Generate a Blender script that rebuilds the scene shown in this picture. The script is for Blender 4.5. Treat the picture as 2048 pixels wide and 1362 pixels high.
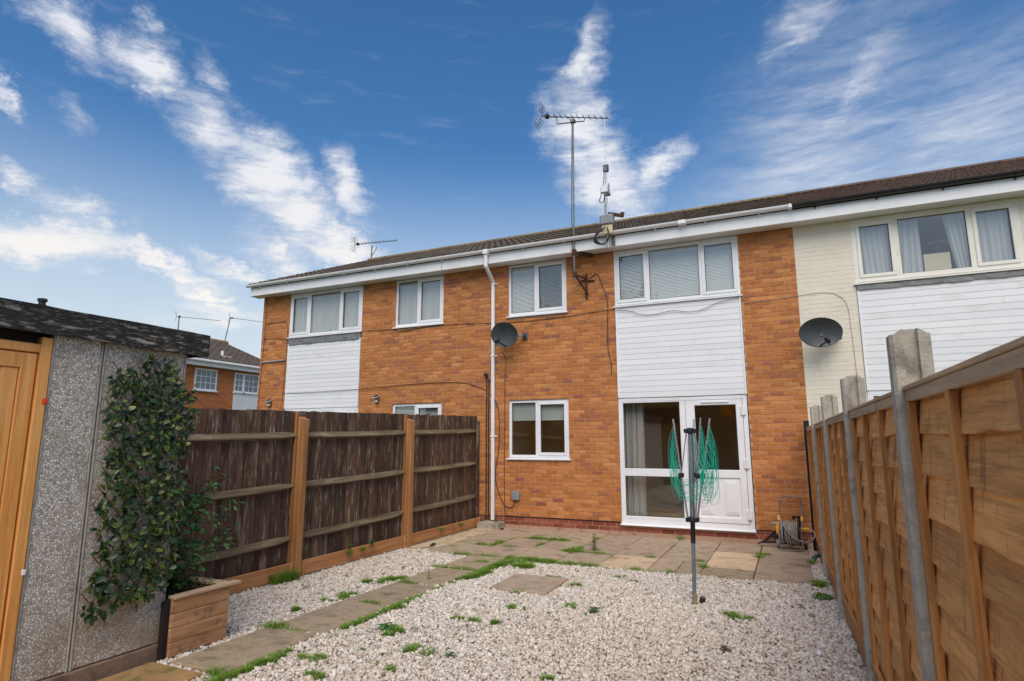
import bpy, math, random
import numpy as np
from mathutils import Vector, Matrix

random.seed(7); rng = np.random.default_rng(7)
for o in list(bpy.data.objects): bpy.data.objects.remove(o, do_unlink=True)
scene = bpy.context.scene
COL = scene.collection
R = math.radians

# ------------------------------------------------------------------ camera
CAM = Vector((2.166, -10.962, 1.644))
yaw, pitch, roll = R(24.613), R(9.569), R(-0.079)
fw0 = Vector((-math.sin(yaw), math.cos(yaw), 0)); rt = Vector((math.cos(yaw), math.sin(yaw), 0)); up0 = Vector((0, 0, 1))
fw = fw0*math.cos(pitch) + up0*math.sin(pitch); upv = up0*math.cos(pitch) - fw0*math.sin(pitch)
rt2 = rt*math.cos(roll) + upv*math.sin(roll); up2 = upv*math.cos(roll) - rt*math.sin(roll)
cam = bpy.data.cameras.new('camera'); cam_o = bpy.data.objects.new('camera', cam); COL.objects.link(cam_o)
m3 = Matrix((rt2, up2, -fw)).transposed()
cam_o.matrix_world = Matrix.Translation(CAM) @ m3.to_4x4()
cam.sensor_width = 36; cam.sensor_fit = 'HORIZONTAL'; cam.lens = 1199.7/2048*36
cam.clip_start = 0.05; cam.clip_end = 3000
scene.camera = cam_o

# ------------------------------------------------------------------ render / exposure
scene.view_settings.view_transform = 'Standard'; scene.view_settings.look = 'None'
scene.view_settings.exposure = 0.45; scene.view_settings.gamma = 1.0
scene.render.engine = 'CYCLES'
scene.cycles.max_bounces = 10; scene.cycles.diffuse_bounces = 7; scene.cycles.transparent_max_bounces = 16

# ------------------------------------------------------------------ node helper
class NT:
    def __init__(s, tree): s.t = tree; s.n = tree.nodes; s.l = tree.links
    def new(s, ty, ins=None, **props):
        nd = s.n.new(ty)
        for k, v in props.items(): setattr(nd, k, v)
        for k, v in (ins or {}).items(): s.set(nd.inputs[k], v)
        return nd
    def set(s, sock, v):
        if isinstance(v, bpy.types.NodeSocket): s.l.new(v, sock)
        elif isinstance(v, bpy.types.Node): s.l.new(v.outputs[0], sock)
        else:
            if sock.type == 'RGBA' and len(v) == 3: v = (*v, 1)
            sock.default_value = v
    def math(s, op, a, b=None, c=None, clamp=False):
        ins = {0: a}
        if b is not None: ins[1] = b
        if c is not None: ins[2] = c
        return s.new('ShaderNodeMath', ins, operation=op, use_clamp=clamp).outputs[0]
    def vec(s, op, a, b=None, scale=None):
        ins = {0: a}
        if b is not None: ins[1] = b
        nd = s.new('ShaderNodeVectorMath', ins, operation=op)
        if scale is not None: s.set(nd.inputs['Scale'], scale)
        return nd.outputs['Value'] if op in ('DOT_PRODUCT', 'LENGTH', 'DISTANCE') else nd.outputs[0]
    def mix(s, f, a, b, bt='MIX'):
        nd = s.new('ShaderNodeMix', None, data_type='RGBA', blend_type=bt)
        s.set(nd.inputs[0], f); s.set(nd.inputs[6], a); s.set(nd.inputs[7], b)
        return nd.outputs[2]
    def ramp(s, f, stops, interp='LINEAR'):
        nd = s.new('ShaderNodeValToRGB', {0: f}); cr = nd.color_ramp; cr.interpolation = interp
        while len(cr.elements) < len(stops): cr.elements.new(0.5)
        for e, (p, c) in zip(cr.elements, stops):
            e.position = p; e.color = (*c, 1) if len(c) == 3 else c
        return nd.outputs[0]
    def mapr(s, v, a, b, c, d, smooth=True):
        nd = s.new('ShaderNodeMapRange', {0: v, 1: a, 2: b, 3: c, 4: d}, interpolation_type='SMOOTHSTEP' if smooth else 'LINEAR')
        return nd.outputs[0]

# ------------------------------------------------------------------ sky
SUN_EL, SUN_AZ = R(50), R(161)      # azimuth clockwise from +Y: behind the camera
world = bpy.data.worlds.new('World'); scene.world = world; world.use_nodes = True
w = NT(world.node_tree); w.n.clear()
tc = w.new('ShaderNodeTexCoord')
sky = w.new('ShaderNodeTexSky', sky_type='NISHITA', sun_disc=False)
sky.sun_elevation = SUN_EL; sky.sun_rotation = SUN_AZ; sky.altitude = 50; sky.air_density = 1.0; sky.dust_density = 0.6; sky.ozone_density = 2.0
dirv = w.vec('NORMALIZE', tc.outputs['Generated'])
sep = w.new('ShaderNodeSeparateXYZ', {0: dirv})
az = w.math('MULTIPLY', w.math('ARCTAN2', sep.outputs[0], sep.outputs[1]), 57.29578)
el = w.math('MULTIPLY', w.math('ARCSINE', sep.outputs[2]), 57.29578)
ae = w.new('ShaderNodeCombineXYZ', {0: az, 1: el, 2: 0.0}).outputs[0]
# wind-torn distortion of the cloud coordinates (noise is taken on the direction, so it has no seam)
nz1 = w.new('ShaderNodeTexNoise', {'Vector': dirv, 'Scale': 5.0, 'Detail': 3.0, 'Roughness': 0.5}).outputs['Color']
d1 = w.vec('SCALE', w.vec('SUBTRACT', nz1, (0.5, 0.5, 0.5)), scale=8.0)
nz2 = w.new('ShaderNodeTexNoise', {'Vector': w.vec('MULTIPLY', dirv, (1.0, 1.0, 1.6)), 'Scale': 26.0, 'Detail': 6.0, 'Roughness': 0.70}).outputs['Color']
d2 = w.vec('SCALE', w.vec('SUBTRACT', nz2, (0.5, 0.5, 0.5)), scale=5.0)
pp = w.vec('ADD', w.vec('ADD', ae, d1), d2)
CLOUDS = [(-54.5, 32.0, -50.9, 29.1, 1.1, .5), (-56.8, 28.6, -50.0, 25.2, 2.3, .62), (-51.5, 25.8, -45.5, 20.6, 2.9, .95), (-47.5, 21.5, -41.5, 18.2, 2.6, 1.0), (-43.5, 18.9, -37.6, 16.3, 1.7, .95), (-65.6, 31.1, -61.2, 29.4, 1.7, .7), (-60.5, 31.5, -56.5, 29.2, 1.9, .85), (-41.2, 24.6, -38.3, 19.7, 1.7, .85), (-53.6, 16.0, -45.4, 14.0, .8, .8), (-49.2, 18.4, -43.8, 15.2, 1.2, .8), (-70.0, 14.7, -58.7, 14.0, 1.7, .95), (-62.0, 14.3, -50.0, 13.2, .9, .9), (-64.4, 17.9, -61.6, 16.4, 1.2, .6), (-56.5, 12.6, -47.0, 11.3, .8, .8), (-16.0, 37.5, -18.3, 31.2, 1.7, .7), (-18.3, 32.5, -16.5, 25.1, 2.7, .95), (-17.2, 26.5, -13.6, 20.0, 3.0, .9), (-7.9, 25.8, -14.2, 22.1, 1.6, .72), (12.5, 32.8, 4.0, 21.8, 2.0, .5), (6.6, 35.2, 1.0, 31.0, 2.3, .5), (14.0, 30.5, -3.0, 17.0, 8.5, .40), (21.0, 26.5, 8.0, 20.0, 6.0, .40), (-68.5, 25.2, -66.6, 22.6, .8, .6), (-68.0, 19.8, -65.0, 18.2, .9, .6), (-63.9, 25.0, -62.4, 23.5, 1.1, .4), (-45.5, 11.7, -57.2, 9.8, 1.2, .5),
          # the same kind of streaks go on round the rest of the sky
          (35, 36, 55, 20, 4, .9), (70, 44, 95, 24, 6, .9), (108, 24, 130, 16, 4, .9), (145, 50, 172, 30, 7, .9), (-115, 32, -90, 18, 5, .9), (-155, 46, -128, 26, 7, .9)]
cov = None
for ax, ay, bx, by, wd, I in CLOUDS:
    ln = math.hypot(bx-ax, by-ay)/2
    mp_ = w.new('ShaderNodeMapping', {'Vector': pp, 'Location': ((ax+bx)/2, (ay+by)/2, 0), 'Rotation': (0, 0, math.atan2(by-ay, bx-ax)), 'Scale': (ln*1.25+wd*.6, wd*1.5, 1e4)}, vector_type='TEXTURE')
    gr = w.new('ShaderNodeTexGradient', {'Vector': mp_}, gradient_type='SPHERICAL')
    mk = w.math('MULTIPLY', gr.outputs['Fac'], I*.88)
    cov = mk if cov is None else w.math('MAXIMUM', cov, mk)
# fine cirrus grain, combed by the wind
wob = w.vec('SCALE', d1, scale=.22)
def comb(rot):
    m_ = w.new('ShaderNodeMapping', {'Vector': w.vec('ADD', ae, wob), 'Rotation': (0, 0, R(rot)), 'Scale': (0.075, 0.50, 1)})
    return w.new('ShaderNodeTexNoise', {'Vector': m_, 'Scale': 1.5, 'Detail': 8.0, 'Roughness': 0.64, 'Distortion': 0.35}).outputs[0]
side = w.mapr(az, -32.0, -20.0, 0.0, 1.0)
fa, fb = comb(38), comb(-52)
fib = w.math('ADD', w.math('MULTIPLY', fa, w.math('SUBTRACT', 1.0, side)), w.math('MULTIPLY', fb, side))
hf = w.mapr(fib, 0.30, 0.70, 0.0, 1.0, False)
body = w.math('MULTIPLY', cov, w.math('MULTIPLY_ADD', hf, 1.35, 0.50))
cloud = w.math('MULTIPLY', w.mapr(body, -0.04, 0.95, 0.0, 1.0), 0.98)
veil = w.mapr(fib, 0.52, 0.95, 0.0, 0.20)
cloud = w.math('MAXIMUM', cloud, veil)
# deeper blue overhead, pale towards the skyline, as air does
sk = w.vec('SCALE', sky.outputs[0], scale=0.14)
hs = w.new('ShaderNodeHueSaturation', {'Saturation': 1.30, 'Value': 0.74, 'Color': sk}).outputs[0]
low = w.mapr(el, 4.0, 28.0, 1.0, 0.0)
skyc = w.mix(w.math('MULTIPLY', low, 0.92), hs, (0.50, 0.56, 0.60))
cc = w.mix(low, (0.62, 0.63, 0.67), (0.74, 0.70, 0.65))
fin = w.mix(cloud, skyc, cc)
bg = w.new('ShaderNodeBackground', {'Color': fin, 'Strength': 1.0})
w.new('ShaderNodeOutputWorld', {0: bg.outputs[0]})

# ------------------------------------------------------------------ sun (soft, through thin high cloud)
sl = bpy.data.lights.new('sun', 'SUN'); sl.energy = 2.25; sl.angle = R(50); sl.color = (1.0, 0.89, 0.74)
so = bpy.data.objects.new('sun', sl); COL.objects.link(so)
sd = Vector((math.sin(SUN_AZ)*math.cos(SUN_EL), math.cos(SUN_AZ)*math.cos(SUN_EL), math.sin(SUN_EL)))
so.location = sd*50; so.rotation_euler = sd.to_track_quat('Z', 'Y').to_euler()

# ------------------------------------------------------------------ materials
def L(r, g, b):
    f = lambda c: (c/255/12.92 if c <= 10 else ((c/255+.055)/1.055)**2.4)
    return (f(r), f(g), f(b))
MATS = {}
def mat(name, cols, scale=6.0, stretch=(1, 1, 1), detail=5.0, rough=0.7, rvar=0.12, bump=0.15, bscale=None, rnd=0.0, attr=False,
        spots=(), metal=0.0, distort=0.0, world_co=False, spec=0.5, lo=0.3, hi=0.7, trans=0.0, coat=0.0, hue=0.0, rough_px=0.6):
    """cols: 2-3 colours mixed by noise. rnd: per-object value variation. spots: (colour, scale, threshold lo, hi, strength, stretch)."""
    m = bpy.data.materials.new(name); m.use_nodes = True; MATS[name] = m
    t = NT(m.node_tree); t.n.clear()
    co = t.new('ShaderNodeTexCoord').outputs['Object']
    inf = t.new('ShaderNodeObjectInfo')
    if world_co: co = t.new('ShaderNodeNewGeometry').outputs['Position']
    else: co = t.vec('ADD', co, t.vec('SCALE', (31.7, 17.3, 23.9), scale=inf.outputs['Random']))
    mp = t.new('ShaderNodeMapping', {'Vector': co, 'Scale': stretch}).outputs[0]
    nz = t.new('ShaderNodeTexNoise', {'Vector': mp, 'Scale': scale, 'Detail': min(detail, 5.0), 'Roughness': rough_px, 'Distortion': distort}).outputs[0]
    n = len(cols)
    col = t.ramp(nz, [(lo+(hi-lo)*i/(n-1), c) for i, c in enumerate(cols)]) if n > 1 else t.new('ShaderNodeRGB').outputs[0]
    if n == 1: col.default_value = (*cols[0], 1)
    if attr:
        a = t.new('ShaderNodeAttribute', attribute_name='Col').outputs['Color']
        col = t.mix(1.0, a, col, 'MULTIPLY')
    for sp in spots:
        sc, ssc, a, b, st = sp[:5]; sst = sp[5] if len(sp) > 5 else (1, 1, 1)
        m2 = t.new('ShaderNodeMapping', {'Vector': co, 'Scale': sst, 'Location': (ssc*3.1, 1.7, ssc)}).outputs[0]
        sn = t.new('ShaderNodeTexNoise', {'Vector': m2, 'Scale': ssc, 'Detail': 4.0, 'Roughness': 0.65}).outputs[0]
        col = t.mix(t.math('MULTIPLY', t.mapr(sn, a, b, 0, 1), st), col, sc)
    if rnd or hue:
        r2 = t.math('FRACT', t.math('MULTIPLY', inf.outputs['Random'], 7.77))
        hsn = t.new('ShaderNodeHueSaturation', {'Color': col, 'Value': t.math('MULTIPLY_ADD', inf.outputs['Random'], 2*rnd, 1-rnd), 'Hue': t.math('MULTIPLY_ADD', r2, 2*hue, 0.5-hue)})
        col = hsn.outputs[0]
    rg = t.math('MULTIPLY_ADD', nz, 2*rvar, rough-rvar, clamp=True)
    bs = t.new('ShaderNodeBsdfPrincipled', {'Base Color': col, 'Roughness': rg, 'Metallic': metal, 'Specular IOR Level': spec})
    if coat: bs.inputs['Coat Weight'].default_value = coat
    if bump:
        bn = t.new('ShaderNodeTexNoise', {'Vector': mp, 'Scale': bscale or scale*4, 'Detail': 3.0, 'Roughness': 0.65}).outputs[0]
        bp_ = t.new('ShaderNodeBump', {'Strength': bump, 'Distance': 0.01, 'Height': bn})
        t.l.new(bp_.outputs[0], bs.inputs['Normal'])
    out = bs.outputs[0]
    if trans:
        tr = t.new('ShaderNodeBsdfTranslucent', {'Color': col})
        out = t.new('ShaderNodeMixShader', {0: trans, 1: out, 2: tr.outputs[0]}).outputs[0]
    t.new('ShaderNodeOutputMaterial', {0: out})
    return m

def wood(name, c0, c1, c2, axis, rnd=0.15, g=0.06, rough=0.75, spots=(), scale=9.0, bump=0.4, hue=0.0):
    """straight-grained timber; axis = grain direction."""
    st = {'x': (g, 1, 1), 'y': (1, g, 1), 'z': (1, 1, g)}[axis]
    fine = {'x': (g*.4, 1, 1), 'y': (1, g*.4, 1), 'z': (1, 1, g*.4)}[axis]; knot = {'x': (.5, 1, 1), 'y': (1, .5, 1), 'z': (1, 1, .5)}[axis]
    spots = tuple(spots)+((tuple(a*.55 for a in c2), scale*4.5, .50, .64, .36, fine), (tuple(a*.35 for a in c2), 9.0, .735, .77, .8, knot))
    return mat(name, [c2, c1, c0, c1], scale=scale*2.2, stretch=st, detail=7, rough=rough, bump=bump, bscale=scale*7, rnd=rnd, spots=spots, distort=0.12, lo=0.2, hi=0.85, hue=hue)

WHITE = mat('white_upvc', [L(226, 228, 232), L(236, 237, 240)], scale=2, rough=0.32, rvar=0.06, bump=0.0, spots=((L(190, 186, 174), 2.2, .54, .78, .4), (L(168, 164, 152), 7, .62, .78, .35, (1.5, 1, .35))))
WHITE_OLD = mat('aged_white_upvc', [L(222, 219, 208), L(234, 232, 224)], scale=2, rough=0.4, bump=0.0, spots=((L(190, 180, 160), 2.5, .55, .8, .5),))
WHITE_CLAD = mat('white_cladding_plastic', [L(222, 224, 228), L(233, 234, 237)], scale=1.5, stretch=(.4, 1, 1), rough=0.42, bump=0.03, bscale=30, rnd=0.03, spots=((L(186, 184, 178), 1.6, .52, .80, .4, (1.2, 1, 1)), (L(170, 166, 154), 6, .62, .78, .3, (1.6, 1, .6))))
SEAL = mat('black_rubber_seal', [L(30, 31, 33), L(45, 46, 48)], rough=0.6, bump=0)
LEAD = mat('grey_lead_flashing', [L(92, 94, 96), L(122, 124, 125), L(74, 76, 79)], scale=7, stretch=(.5, 1, 2), rough=0.6, bump=0.4, spots=((L(165, 165, 160), 6, .6, .75, .6),))
BRICK = mat('orange_brick_clay', [(0.74, 0.70, 0.68), (1.0, 1.0, 1.0), (1.12, 1.1, 1.05)], scale=16, stretch=(1, 1, 1.6), detail=6, rough=0.86, bump=0.5, bscale=110, attr=True, world_co=True,
            spots=((L(120, 72, 50), 2.4, .58, .80, .28), (L(214, 170, 130), 9, .66, .82, .25)))
MORTAR = mat('mortar', [L(172, 134, 110), L(194, 156, 132), L(150, 114, 92)], scale=5, rough=0.92, bump=0.5, bscale=90, world_co=True)
CREAM = mat('cream_masonry_paint', [L(216, 208, 192), L(226, 219, 204)], scale=3, rough=0.6, bump=0.35, bscale=60, world_co=True, spots=((L(178, 164, 138), 4, .6, .8, .4, (1, 1, .4)),))
TILE = mat('weathered_roof_tile', [L(66, 57, 50), L(98, 86, 74), L(52, 46, 43)], scale=8, rough=0.92, bump=0.6, bscale=60, rnd=0.28,
           spots=((L(128, 122, 88), 14, .60, .70, .75), (L(150, 140, 122), 24, .66, .74, .6), (L(60, 62, 30), 5, .58, .72, .6)))
TILE_RED = mat('brown_roof_tile', [L(84, 66, 58), L(104, 84, 74), L(70, 56, 50)], scale=8, rough=0.88, bump=0.4, bscale=60, rnd=0.15, spots=((L(140, 116, 104), 22, .64, .74, .5),))
RIDGE = mat('lichened_ridge_tile', [L(96, 84, 66), L(140, 122, 88), L(70, 60, 50)], scale=10, rough=0.92, bump=0.5, rnd=0.2)
BLACKP = mat('black_plastic', [L(26, 27, 29), L(38, 39, 41)], scale=5, rough=0.42, bump=0.02)
GREYP = mat('grey_plastic', [L(126, 132, 138), L(146, 152, 158)], scale=5, rough=0.45, bump=0.02)
CABLE = mat('black_cable', [L(34, 30, 30), L(52, 46, 44)], scale=9, rough=0.6, bump=0)
DISH = mat('dark_grey_dish_mesh', [L(62, 66, 70), L(78, 82, 86)], scale=4, rough=0.5, bump=0.04, bscale=160, spots=((L(100, 102, 102), 4, .55, .8, .4),))
ALU = mat('galvanised_steel', [L(96, 98, 98), L(124, 126, 126), L(78, 80, 82)], scale=7, stretch=(1, 1, .3), rough=0.42, metal=0.75, bump=0.05)
ALU_BR = mat('bright_aluminium', [L(170, 174, 178), L(192, 196, 200)], scale=6, rough=0.35, metal=0.7, bump=0.02)
RUST = mat('rusted_black_steel', [L(44, 32, 28), L(88, 54, 36), L(34, 28, 26)], scale=20, rough=0.85, bump=0.4)
YELLOW = mat('yellow_plastic', [L(232, 166, 30), L(240, 178, 40)], scale=4, rough=0.4, bump=0)
POLE = mat('grey_enamelled_pole', [L(112, 124, 132), L(130, 141, 148)], scale=5, rough=0.38, metal=0.3, bump=0.02)
GREENL = mat('green_plastic_line', [L(20, 178, 150), L(44, 196, 170)], scale=5, rough=0.45, bump=0)
TAN = mat('tan_plastic_socket', [L(132, 122, 96), L(150, 140, 112)], scale=8, rough=0.7, bump=0.1)
HOSE = mat('grey_garden_hose', [L(132, 128, 118), L(158, 152, 140), L(112, 106, 96)], scale=9, rough=0.55, bump=0.05)
CONC = mat('weathered_concrete', [L(148, 143, 132), L(176, 169, 156), L(126, 121, 112)], scale=7, detail=8, rough=0.92, bump=0.5, bscale=70, rnd=0.06, spots=((L(74, 72, 68), 30, .66, .74, .6), (L(176, 170, 156), 5, .6, .8, .5)))
SLAB = mat('buff_paving_slab', [L(146, 128, 108), L(172, 152, 130), L(128, 112, 95)], scale=3.5, detail=9, rough=0.9, bump=0.35, bscale=120, rnd=0.10, hue=0.008, spots=((L(196, 176, 150), 2.2, .56, .75, .45), (L(92, 78, 66), 4, .60, .78, .55), (L(210, 200, 184), 30, .68, .76, .5)))
SLAB_PALE = mat('pale_sandy_paving_slab', [L(186, 162, 130), L(206, 182, 150), L(164, 140, 112)], scale=3.5, detail=9, rough=0.9, bump=0.3, bscale=120, rnd=0.06, spots=((L(128, 110, 90), 4, .60, .78, .5),))
SLAB_GREY = mat('grey_brown_aggregate_slab', [L(138, 122, 100), L(166, 148, 122), L(118, 104, 86)], scale=5, detail=9, rough=0.92, bump=0.5, bscale=130, rnd=0.10, spots=((L(190, 172, 144), 38, .56, .68, .7), (L(104, 104, 68), 2.4, .54, .74, .45), (L(84, 76, 66), 30, .60, .7, .6)))
SLAB_MOSS = mat('mossy_yellow_brown_slab', [L(150, 118, 76), L(170, 134, 88), L(118, 96, 62)], scale=3.5, detail=9, rough=0.92, bump=0.4, spots=((L(98, 104, 44), 4, .5, .66, .8),))
SCREED = mat('cracked_cream_concrete', [L(176, 156, 124), L(202, 184, 154), L(150, 132, 106)], scale=4, detail=9, rough=0.92, bump=0.4, spots=((L(92, 82, 70), 5, .56, .66, .75),))
GRAVEL = mat('white_limestone_chippings', [(0.80, 0.78, 0.77), (1.0, 1.0, 1.0)], scale=60, rough=0.88, bump=0.3, bscale=160, attr=True, world_co=True)
SAND = mat('grit_under_chippings', [L(198, 186, 170), L(214, 204, 190), L(176, 164, 148)], scale=50, rough=0.95, bump=0.6, world_co=True)
SOIL = mat('dark_soil', [L(40, 30, 24), L(62, 48, 38), L(28, 22, 18)], scale=18, rough=0.95, bump=0.8, world_co=True)
EARTH = mat('rough_grass_ground', [L(74, 86, 44), L(92, 100, 54), L(92, 80, 60)], scale=0.8, rough=0.95, bump=0.5, world_co=True)
FENCE_DK = wood('dark_brown_stained_board', L(92, 67, 51), L(76, 54, 41), L(114, 87, 67), 'z', rnd=0.36, rough=0.85, hue=0.01,
                spots=((L(150, 134, 112), 4.2, .52, .66, .6, (2.2, 2.2, .4)), (L(178, 168, 150), 18, .58, .67, .7, (2, 2, .25)), (L(36, 26, 22), 6, .52, .66, .75, (2, 2, .25))))
RAIL_DK = wood('mossy_dark_rail', L(128, 116, 90), L(100, 84, 64), L(76, 60, 46), 'y', rnd=0.1, rough=0.9, spots=((L(146, 138, 116), 6, .54, .72, .75, (1, .4, 1)), (L(88, 92, 46), 4, .56, .76, .5)))
POST_NEW = wood('fresh_timber_post', L(178, 128, 78), L(158, 108, 62), L(136, 90, 52), 'z', rnd=0.06, spots=((L(120, 104, 84), 3, .56, .8, .5, (1, 1, .4)), (L(84, 54, 32), 7, .72, .78, .8, (1, 1, .7))))
BOARD_NEW = wood('fresh_timber_board', L(194, 140, 90), L(174, 120, 74), L(148, 98, 58), 'y', rnd=0.08, spots=((L(112, 84, 58), 3, .58, .8, .5),))
PANEL = wood('orange_brown_lap_slat', L(232, 170, 98), L(212, 148, 80), L(170, 110, 56), 'y', g=.09, rnd=0.2, rough=0.8, scale=20, spots=((L(236, 198, 144), 4, .58, .78, .6, (1, .8, 1)), (L(118, 74, 42), 7, .56, .72, .7, (1, 2.6, .4)), (L(122, 112, 96), 3, .62, .8, .45)))
BATTEN = wood('brown_fence_batten', L(198, 142, 82), L(178, 122, 66), L(142, 92, 48), 'z', rnd=0.14, spots=((L(96, 76, 54), 3, .56, .76, .55),))
CAPW = wood('weathered_capping_rail', L(196, 172, 140), L(176, 150, 118), L(146, 120, 92), 'y', rnd=0.06, spots=((L(112, 98, 80), 4, .55, .75, .5),))
PINE = wood('pine_door_board', L(232, 170, 96), L(222, 152, 76), L(204, 130, 60), 'z', rnd=0.06, rough=0.5, spots=((L(150, 96, 52), 5, .64, .8, .6), (L(86, 52, 30), 8, .74, .79, .9, (1, 1, .8))))
PLANTER = wood('reclaimed_planter_board', L(198, 152, 110), L(176, 128, 88), L(138, 98, 68), 'y', g=.1, rnd=0.22, spots=((L(92, 82, 72), 3.4, .52, .66, .75), (L(70, 44, 30), 9, .70, .77, .8)))
PLANTER_CAP = wood('pale_planter_lip', L(196, 170, 140), L(180, 150, 118), L(150, 122, 94), 'y', rnd=0.05)
DARKW_SHADE = mat('black_timber_and_shade', [L(22, 17, 15), L(34, 27, 24)], scale=8, rough=0.85, bump=0.2)  # black timber; also colours pieces that stand in for deep shade
FELT = mat('peeling_black_fascia_paint', [L(26, 25, 24), L(42, 40, 38), L(20, 20, 20)], scale=9, stretch=(1, .5, 1.5), rough=0.85, bump=0.6, bscale=40, world_co=True,
           spots=((L(146, 139, 128), 16, .57, .63, .8, (1, .4, 2.2)), (L(104, 99, 90), 40, .54, .62, .7, (1, .4, 1.8)), (L(170, 163, 150), 5, .64, .67, .8, (1, .3, 2))))
LATH = wood('willow_lath', L(138, 108, 84), L(118, 90, 70), L(92, 70, 54), 'z', rnd=0.2)
PLINTH = mat('sandy_concrete_plinth', [L(112, 92, 78), L(140, 116, 98), L(96, 78, 66)], scale=6, rough=0.95, bump=0.5, bscale=80, world_co=True)
LEAF = mat('evergreen_leaf', [(0.75, 0.75, 0.75), (1.1, 1.1, 1.1)], scale=30, rough=0.38, bump=0.1, attr=True, rnd=0.25, trans=0.12)
LEAF_R = mat('rose_leaf', [(0.75, 0.75, 0.75), (1.1, 1.1, 1.1)], scale=30, rough=0.5, bump=0.1, attr=True, trans=0.25)
GRASS = mat('grass_blade', [(0.8, 0.8, 0.8), (1.1, 1.1, 1.1)], scale=20, rough=0.6, bump=0, attr=True, trans=0.3)
STEM = mat('woody_stem', [L(72, 66, 40), L(92, 84, 52)], scale=20, rough=0.8, bump=0.2)
CURT = mat('white_net_curtain', [L(212, 214, 214), L(228, 229, 228)], scale=3, stretch=(3, 1, .2), rough=0.9, bump=0.05, trans=0.35)
CURT_G = mat('grey_striped_curtain', [L(150, 148, 146), L(196, 194, 192), L(120, 118, 118)], scale=14, stretch=(3, 1, .02), detail=2, rough=0.9, bump=0.1, trans=0.1)
BLIND = mat('white_blind_slat', [L(206, 208, 206), L(218, 219, 217)], scale=3, rough=0.45, bump=0)
ROLLER = mat('pale_roller_blind', [L(186, 194, 186), L(198, 205, 198)], scale=3, rough=0.85, bump=0.1, bscale=60, trans=0.25)
ROOMW = mat('magnolia_room_wall', [L(238, 218, 180), L(242, 224, 190)], scale=1, rough=0.85, bump=0.05)
CARPET = mat('brown_carpet', [L(168, 140, 108), L(184, 156, 124)], scale=60, rough=0.95, bump=0.5)
BOX = mat('cream_card', [L(196, 182, 152), L(210, 196, 168)], scale=3, rough=0.85, bump=0.05)
RED = mat('red_plastic', [L(206, 62, 30), L(220, 74, 36)], scale=4, rough=0.45, bump=0)
BARK = mat('tree_bark', [L(66, 56, 46), L(96, 84, 70), L(48, 40, 34)], scale=9, stretch=(1, 1, .3), rough=0.92, bump=0.6)
FAR_PANEL = mat('white_render_panel', [L(220, 222, 224), L(230, 231, 232)], scale=3, rough=0.6, bump=0.02)

def pebbledash():
    m = bpy.data.materials.new('exposed_aggregate_concrete'); m.use_nodes = True; t = NT(m.node_tree); t.n.clear()
    co = t.new('ShaderNodeNewGeometry').outputs['Position']
    v = t.new('ShaderNodeTexVoronoi', {'Vector': co, 'Scale': 58.0, 'Randomness': 1.0}, feature='F1')
    ed = t.new('ShaderNodeTexVoronoi', {'Vector': co, 'Scale': 58.0, 'Randomness': 1.0}, feature='DISTANCE_TO_EDGE').outputs['Distance']
    rnd = t.new('ShaderNodeSeparateColor', {0: v.outputs['Color']}).outputs[0]
    stone = t.ramp(rnd, [(0.0, L(150, 143, 134)), (0.22, L(200, 190, 178)), (0.5, L(234, 227, 216)), (0.85, L(248, 244, 236)), (1.0, L(176, 162, 144))])
    jn = t.mapr(ed, 0.03, 0.16, 0, 1)
    big = t.new('ShaderNodeTexNoise', {'Vector': co, 'Scale': 3.0, 'Detail': 5.0}).outputs[0]
    col = t.mix(jn, L(184, 175, 162), stone)
    zz = t.new('ShaderNodeSeparateXYZ', {0: co}).outputs[2]
    splash = t.math('MULTIPLY', t.mapr(zz, .75, .1, 0, 1), t.mapr(big, .35, .65, .1, .75))
    col = t.mix(t.mapr(big, .52, .75, 0, .3), col, L(140, 126, 106)); col = t.mix(splash, col, L(150, 132, 100))
    hgt = t.math('MULTIPLY', jn, t.math('MULTIPLY_ADD', rnd, .5, .5))
    b = t.new('ShaderNodeBump', {'Strength': 0.9, 'Distance': 0.012, 'Height': hgt})
    bs = t.new('ShaderNodeBsdfPrincipled', {'Base Color': col, 'Roughness': 0.85, 'Normal': b.outputs[0]})
    t.new('ShaderNodeOutputMaterial', {0: bs.outputs[0]}); return m
PEBBLE = pebbledash()
def far_brick():
    m = bpy.data.materials.new('far_brickwork'); m.use_nodes = True; t = NT(m.node_tree); t.n.clear()
    co = t.new('ShaderNodeTexCoord').outputs['Object']
    sp = t.new('ShaderNodeSeparateXYZ', {0: co})
    v = t.new('ShaderNodeCombineXYZ', {0: t.math('ADD', sp.outputs[0], sp.outputs[1]), 1: sp.outputs[2], 2: 0.0}).outputs[0]
    br = t.new('ShaderNodeTexBrick', {'Vector': v, 'Color1': (*L(196, 116, 58), 1), 'Color2': (*L(160, 90, 52), 1), 'Mortar': (*L(168, 124, 96), 1), 'Scale': 1.0, 'Mortar Size': 0.006, 'Brick Width': 0.225, 'Row Height': 0.075})
    b = t.new('ShaderNodeBump', {'Strength': 0.5, 'Distance': 0.008, 'Height': br.outputs['Fac']}); b.invert = True
    bs = t.new('ShaderNodeBsdfPrincipled', {'Base Color': br.outputs['Color'], 'Roughness': 0.88, 'Normal': b.outputs[0]})
    t.new('ShaderNodeOutputMaterial', {0: bs.outputs[0]}); return m
FARBRICK = far_brick()
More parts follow.
